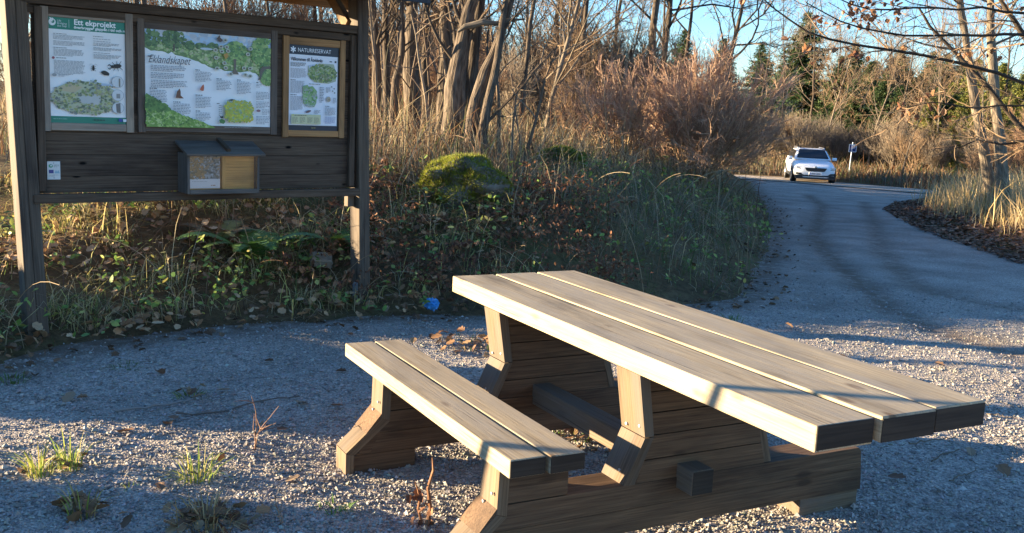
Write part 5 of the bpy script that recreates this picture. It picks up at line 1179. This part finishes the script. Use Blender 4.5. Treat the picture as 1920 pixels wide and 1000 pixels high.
def shrub(name, label, cat, mesh, cols, loc, group=None, stemcol=None):
    root = thing(name, label, cat, loc, 0, group); L0, L1, L2, L3 = mesh
    mb = MB(); tubes(mb, L0, 5, stemcol or cols); mb.build('stems', [M['twig']], root)
    mb = MB(); tubes(mb, L1, 4, cols); tubes(mb, L2, 3, cols)
    if L3: tubes(mb, L3, 3, cols)
    mb.build('twigs', [M['twig']], root); return root
TAN = [(.36, .25, .14), (.42, .30, .17), (.30, .19, .105)]
TW_BUSH = [(.36, .225, .15), (.42, .275, .185), (.30, .18, .12), (.48, .335, .23)]
bx, by = 3.75, 20.6
big = shrub('willow_bush', 'big rounded reddish-brown bare bush growing on the bank beside the road', 'bush', shrub_mesh(3, 2.45, 2.9, 85, None, 9, 7, 3, .018, .004), TW_BUSH, (bx, by, Z(bx, by)), None, TAN)
sm = shrub('willow_bush', 'smaller reddish bare bush merging into the side of the big bush', 'bush', shrub_mesh(4, 1.8, 1.9, 40, None, 6, 5, 2, .018, .004), TW_BUSH, (2.0, 20.2, Z(2.0, 20.2)), None, TAN)
PROTO = [shrub('bare_shrub', 'tangled leafless brown shrub in the thicket behind the bank', 'shrub', shrub_mesh(20 + i, 2.6, 1.9, 30, None, 6, 5, 3, .02, .005), [TW_BROWN, TW_RED, TW_GREY][i], (0, 0, 0), 'bare shrubs in the thicket behind the bank') for i in range(3)]
rg = np.random.default_rng(101); first = {}
def put(protos, spots, label=None, group=None):
    for (k, x, y, s, dz) in spots:
        o = protos[k]
        if id(o) not in first: first[id(o)] = 1; c = o
        else: c = copy_tree(o)
        c.location = (x, y, Z(x, y) + dz); c.rotation_euler = (0, 0, rg.uniform(0, 6.28)); c.scale = (s * rg.uniform(.9, 1.1), s * rg.uniform(.9, 1.1), s * rg.uniform(.85, 1.15))
        if label: c['label'] = label
        if group: c['group'] = group
sp = []
for i in range(34):
    y = rg.uniform(19, 36); px_ = rg.uniform(660, 1420); x = (px_ - 960) / FOC * y
    if bank_d(np.array([x]), np.array([y]))[0] > 1.6 and math.hypot(x - bx, y - by) > 3.0: sp.append((rg.integers(3), x, y, rg.uniform(.42, .75), 0))
for i in range(5):
    y = rg.uniform(27, 33); x = -rg.uniform(.25, .5) * y; sp.append((rg.integers(3), x, y, rg.uniform(.7, 1.0), 0))
for i in range(9):
    y = rg.uniform(28.5, 32); px_ = 190 + 58 * i; sp.append((rg.integers(3), (px_ - 960) / FOC * y, y, rg.uniform(1.3, 1.55), 0))
for i in range(48):
    y = rg.uniform(27, 46); px_ = rg.uniform(600, 1400); x = (px_ - 960) / FOC * y
    if bank_d(np.array([x]), np.array([y]))[0] > 2: sp.append((rg.integers(3), x, y, rg.uniform(.8, 1.35), 0))
put(PROTO, sp)
sp = []   # thicket behind the car and crossing road
for i in range(54):
    px_ = rg.uniform(1360, 1980); y = rg.uniform(47.5, 60); x = (px_ - 960) / FOC * y
    if far_d(np.array([x]), np.array([y]))[0] > 1.4 and not (11.2 < x < 18.5 and y < 52.5): sp.append((rg.choice([0, 2, 2]), x, y, rg.uniform(.55, 1.0), 0))  # mostly grey twigs here, their colour standing in for shade on the brush
for i in range(16):
    px_ = rg.uniform(1640, 1960); y = rg.uniform(38, 47); x = (px_ - 960) / FOC * y
    if far_d(np.array([x]), np.array([y]))[0] > 1.8: sp.append((rg.integers(3), x, y, rg.uniform(.6, 1.0), 0))
put(PROTO, sp, 'tangled leafless brown shrub in the thicket beyond the car and crossing road', 'bare shrubs beyond the crossing road')

# ------------------------------------------------------------------ bare trees
TP = [bare_tree('bare_tree', 'bare thin tree in the wood behind the bank', 'tree', tree_polys(200, 9.5, .07, 18, 6, 5, 2, .25, wander=.07), TW_BROWN, M['bark'], 6, group='bare trees in the wood behind the bank'),
      bare_tree('bare_tree', 'bare thin tree in the wood behind the bank', 'tree', tree_polys(201, 11, .085, 15, 6, 6, 2, .30, (30, 55), .42, wander=.08), TW_GREY, M['bark_dark'], 6, group='bare trees in the wood behind the bank'),
      bare_tree('bare_tree', 'bare thin tree in the wood behind the bank', 'tree', tree_polys(202, 8, .06, 22, 6, 5, 2, .18, (25, 50), .36, wander=.06), TW_BROWN, M['bark_pale'], 6, group='bare trees in the wood behind the bank'),
      bare_tree('bare_tree', 'bare thin tree in the wood behind the bank', 'tree', tree_polys(203, 12, .16, 12, 7, 6, 3, .32, (35, 65), .5, wander=.12), TW_GREY, M['bark'], 7, group='bare trees in the wood behind the bank')]
sp = []
for i in range(36):
    y = rg.uniform(24, 48); px_ = rg.uniform(560, 1330); x = (px_ - 960) / FOC * y
    if bank_d(np.array([x]), np.array([y]))[0] > 3: sp.append((rg.integers(3), x, y, rg.uniform(.75, 1.15), -.05))
for px_, y, k, s in ((1185, 31, 3, .95), (1230, 33, 3, .9), (1330, 38, 3, .85), (1060, 24, 1, .9), (1010, 22, 2, 1.0), (965, 20, 0, .9), (1120, 36, 1, 1.0)): sp.append((k, (px_ - 960) / FOC * y, y, s, -.05))
for i in range(5):
    y = rg.uniform(18, 30); x = -rg.uniform(.2, .5) * y; sp.append((rg.integers(3), x, y, rg.uniform(.8, 1.1), -.05))
put(TP, sp)
sp = []
for px_, y, k, s in ((1530, 55, 2, 1.15), (1500, 58, 1, .95), (1560, 56, 0, .85), (1615, 52, 2, .95), (1660, 50, 0, .9), (1690, 54, 2, .8), (1735, 52, 2, 1.0), (1450, 60, 1, .85), (1400, 62, 0, .95), (1640, 60, 1, .9), (1780, 56, 0, 1.0), (1860, 55, 1, .9), (1930, 54, 2, 1.0), (1590, 62, 2, 1.1), (1830, 48, 2, .75), (1680, 46.5, 2, .62)):
    sp.append((k, (px_ - 960) / FOC * y, y, s, -.05))
for i in range(11):
    px_ = rg.uniform(1480, 1930); y = rg.uniform(58, 74); sp.append((rg.choice([0, 2, 2]), (px_ - 960) / FOC * y, y, rg.uniform(.95, 1.35), -.05))
put(TP, sp, 'bare slender tree standing in the brush beyond the crossing road', 'bare trees beyond the crossing road')

# ------------------------------------------------------------------ spruces
def spruce(seed, H, cols, label, group, w_=.24):
    rg = np.random.default_rng(seed); root = thing('spruce', label, 'conifer', (0, 0, 0), 0, group)
    mb = MB(); T = (np.array([(0, 0, -.1), (.03, 0, H * .5), (0, 0, H)]), np.array([H * .014, H * .008, .01])); tubes(mb, [T], 7); mb.build('trunk', [M['bark_dark']], root, True)
    P = []; D = []; Ls = []
    for z in np.arange(H * .03, H * .99, H * .019):
        f = 1 - z / H; L = H * w_ * (f ** .8) * rg.uniform(.8, 1.15) + .08
        for k in range(rg.integers(7, 12)):
            th = rg.uniform(0, 6.28); l = L * rg.uniform(.65, 1.15); m_ = max(3, int(l / .11))
            for t in np.linspace(.12, 1, m_):
                pz_ = z - .28 * l * t + .16 * l * t ** 3; P.append((math.cos(th) * l * t, math.sin(th) * l * t, pz_)); D.append(th); Ls.append(.10 + .22 * (1 - t * .6) * min(1, l))
    P = np.array(P); D = np.array(D); Ls = np.array(Ls); n = len(P); rep = 5
    P = np.repeat(P, rep, 0); D = np.repeat(D, rep) + rg.normal(0, .9, n * rep); Ls = np.repeat(Ls, rep) * rg.uniform(.5, 1.2, n * rep)
    d = np.stack([np.cos(D), np.sin(D), rg.normal(-.15, .35, n * rep)], 1); s_ = rg.normal(size=(n * rep, 3)); s_ = np.cross(d, s_); s_ /= np.linalg.norm(s_, axis=1)[:, None]
    P = P + rg.normal(0, .05, P.shape); wd = .036
    V = np.stack([P - s_ * wd, P + s_ * wd, P + d * Ls[:, None] + s_ * wd * .3], 1).reshape(-1, 3)
    pal = np.array(cols); c = pal[rg.integers(0, len(pal), len(P))] * rg.uniform(.7, 1.3, (len(P), 1))
    mb = MB(); mb.add(V, np.arange(len(V)).reshape(-1, 3), col=np.repeat(c, 3, 0)); mb.build('crown', [M['needle']], root); return root
DKG = [(.035, .065, .025), (.05, .085, .03), (.07, .10, .035)]; YLG = [(.17, .18, .04), (.22, .21, .05), (.12, .145, .04)]  # YLG puts the low sunlight into the needle colour
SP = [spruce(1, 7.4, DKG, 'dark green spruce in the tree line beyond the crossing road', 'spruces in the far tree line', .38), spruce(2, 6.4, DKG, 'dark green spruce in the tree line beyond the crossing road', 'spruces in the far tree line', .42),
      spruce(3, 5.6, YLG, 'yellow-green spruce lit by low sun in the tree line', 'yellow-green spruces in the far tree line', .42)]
sp = []
for px_, y, k, s in ((1478, 66, 0, 1.15), (1570, 72, 1, 1.0), (1600, 68, 0, .82), (1640, 72, 1, .95), (1672, 66, 0, .85), (1705, 70, 1, .95), (1740, 68, 0, .80), (1770, 74, 1, 1.0), (1545, 74, 0, .85), (1440, 75, 1, .85), (1655, 78, 0, 1.0), (1715, 80, 0, 1.0), (1610, 80, 1, 1.1), (1330, 70, 1, 1.0), (1255, 74, 0, 1.0), (1180, 72, 1, .95), (1400, 78, 0, .95), (1100, 70, 0, .9), (1020, 74, 1, 1.0), (1900, 78, 0, 1.0), (1950, 72, 1, 1.0), (1840, 76, 0, .9), (1575, 57, 1, .72), (1605, 59, 0, .68), (1632, 56, 1, .70), (1660, 58, 0, .70), (1545, 60, 0, .75), (1685, 60, 1, .8), (1735, 57, 1, .72), (1780, 60, 0, .75)):
    sp.append((k, (px_ - 960) / FOC * y, y, s, 0))
put(SP, sp, 'dark green spruce in the tree line beyond the crossing road', 'spruces in the far tree line')
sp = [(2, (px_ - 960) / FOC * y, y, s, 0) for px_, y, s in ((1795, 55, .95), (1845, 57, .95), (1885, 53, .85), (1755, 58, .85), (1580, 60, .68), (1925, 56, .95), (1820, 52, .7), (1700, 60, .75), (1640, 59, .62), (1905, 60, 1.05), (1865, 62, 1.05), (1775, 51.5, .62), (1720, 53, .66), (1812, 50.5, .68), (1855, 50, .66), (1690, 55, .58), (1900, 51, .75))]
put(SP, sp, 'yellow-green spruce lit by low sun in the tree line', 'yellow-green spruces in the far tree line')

# ------------------------------------------------------------------ the two slim trees with a few brown leaves, and the oak reaching in
OAKL = [(.24, .11, .05), (.30, .15, .07), (.18, .08, .045)]
def slim(label, path, yy, r0, seed):
    P = np.array([wpt(a, b_, yy) for a, b_ in path]); zg = Z(P[0][0], P[0][1]); pth = P - np.array([P[0][0], P[0][1], zg]); pth[0][2] = -.15
    T = tree_polys(seed, pth[-1][2], r0, n1=13, n2=5, n3=4, first=.42, l1=.28, ang=(50, 85), trunkpath=pth, wander=.07, rfac=.3, droop=.01, rmin=.005)
    root = bare_tree('slim_tree', label, 'tree', T, TW_BROWN, M['bark_pale'], 7, (P[0][0], P[0][1], zg))
    rg = np.random.default_rng(seed); Q = np.array([b[0][-1] for b in T[3] if rg.random() < .16]); Q = np.repeat(Q, 2, 0) + rg.normal(0, .06, (len(Q) * 2, 3))
    mb = MB(); leaves(mb, Q, rg.uniform(.07, .13, len(Q)), OAKL, seed, True, .8); mb.build('withered_leaves', [M['leaf']], root)
slim('slim leaning trunk of the pair of trees on the yellow grass verge', [(1865, 392), (1845, 290), (1828, 200), (1812, 80), (1797, -20), (1770, -200), (1750, -330)], 21.5, .125, 61)
slim('straighter grey trunk of the pair of trees on the yellow grass verge', [(1886, 388), (1876, 290), (1866, 200), (1858, 80), (1857, -20), (1850, -200), (1846, -340)], 21.2, .14, 62)
def oak():
    y0 = 15.0; x0 = 10.6; zg = Z(x0, y0); root = thing('oak_tree', 'oak with long bare boughs and brown leaf clusters reaching over the verge', 'tree', (x0, y0, zg)); rg = np.random.default_rng(77)
    org = np.array([x0, y0, zg]); ta = np.array([(0, 0, -.2), (.02, 0, 1.4), (-.08, .05, 3.0), (0, 0, 5.2), (.1, 0, 8)])
    mb = MB(); tubes(mb, [(ta, np.array([.34, .24, .20, .15, .06]))], 12, jit=.06); mb.build('trunk', [M['bark_dark']], root, True)
    boughs = [([(2080, 330), (1990, 300), (1920, 245), (1868, 180), (1800, 110), (1745, 50), (1722, 12)], 15.0, .06), ([(2100, 200), (1990, 180), (1900, 150), (1800, 118), (1700, 95), (1600, 88), (1530, 72), (1480, 40), (1440, 5), (1420, -20)], 14.6, .032),
              ([(2100, 100), (1980, 70), (1900, 60), (1820, 70), (1730, 66), (1640, 62), (1570, 40), (1510, 6)], 14.2, .028), ([(2080, 60), (1990, 40), (1900, 20), (1820, 14), (1740, 16), (1660, 22), (1590, 10), (1540, -20)], 14.4, .026),
              ([(2050, 150), (1960, 120), (1915, 60), (1880, 10), (1850, -50)], 15.0, .075), ([(2080, 260), (1980, 255), (1900, 270), (1830, 262), (1790, 280)], 15.2, .03), ([(2060, 190), (1960, 200), (1890, 195), (1820, 205), (1760, 190), (1700, 200)], 14.8, .022)]
    L1 = []
    for pts, yy, r in boughs:
        P = np.array([wpt(a, b_, yy) for a, b_ in pts]) - org; j = ta[np.argmin(np.abs(ta[:, 2] - P[0][2]))]; P = np.concatenate([[np.array([0, 0, P[0][2] - .5])], P]); t = np.linspace(0, len(P) - 1, 16)
        Q = np.stack([np.interp(t, range(len(P)), P[:, i]) for i in range(3)], 1); Q[1:-1] = (Q[:-2] + 2 * Q[1:-1] + Q[2:]) / 4; L1.append((Q + rg.normal(0, .012, Q.shape), np.linspace(r, r * .25, 16)))
    L2, L3, T = [], [], []
    for Q, r in L1:
        for k in range(11):
            i = rg.integers(4, 15); d = unit(Q[min(i + 1, 15)] - Q[i - 1]); a = grow_poly(Q[i], d + rg.normal(0, .5, 3), rg.uniform(.4, 1.2), min(r[i] * .6, .012), .004, 7, .12, .02, rg); L2.append(a)
            for q in range(5):
                i2 = rg.integers(1, 6); c = grow_poly(a[0][i2], unit(a[0][i2 + 1] - a[0][i2]) + rg.normal(0, .5, 3), rg.uniform(.15, .45), .005, .003, 5, .12, .02, rg); L3.append(c); T.append(c[0][-1])
    mb = MB(); tubes(mb, L1, 8, jit=.05); mb.build('boughs', [M['bark_dark']], root, True)
    mb = MB(); tubes(mb, L2, 4, TW_BROWN); tubes(mb, L3, 3, TW_BROWN); mb.build('twigs', [M['twig']], root)
    T = np.array(T); k = (vn(T[:, 0], T[:, 2] * 1.5, .9) > .12) & (T[:, 2] > 1.35); T = T[k]; T = np.repeat(T, 3, 0) + rg.normal(0, .055, (len(T) * 3, 3))
    mb = MB(); leaves(mb, T, rg.uniform(.06, .11, len(T)), OAKL, 9, True, .9); mb.build('withered_leaves', [M['leaf']], root)
oak()

# ------------------------------------------------------------------ trees beside the yard whose shadows fall across it
def side_tree(label, x, y, H, r0, seed, group=None):
    bare_tree('bare_tree', label, 'tree', tree_polys(seed, H, r0, 12, 5, 4, 0, .35, wander=.07), TW_BROWN, M['bark'], 7, (x, y, Z(x, y)), group)
side_tree('young tree at the edge of the yard by the table', -3.9, 3.80, 4.2, .036, 301)
for i, (x, y, r) in enumerate(((-9.5, 8.55, .10), (-10.5, 7.75, .07), (-14, 10.5, .14))):
    side_tree('bare tree in the wood edge beside the yard', x, y, 9, r, 310 + i, 'bare trees in the wood edge beside the yard')
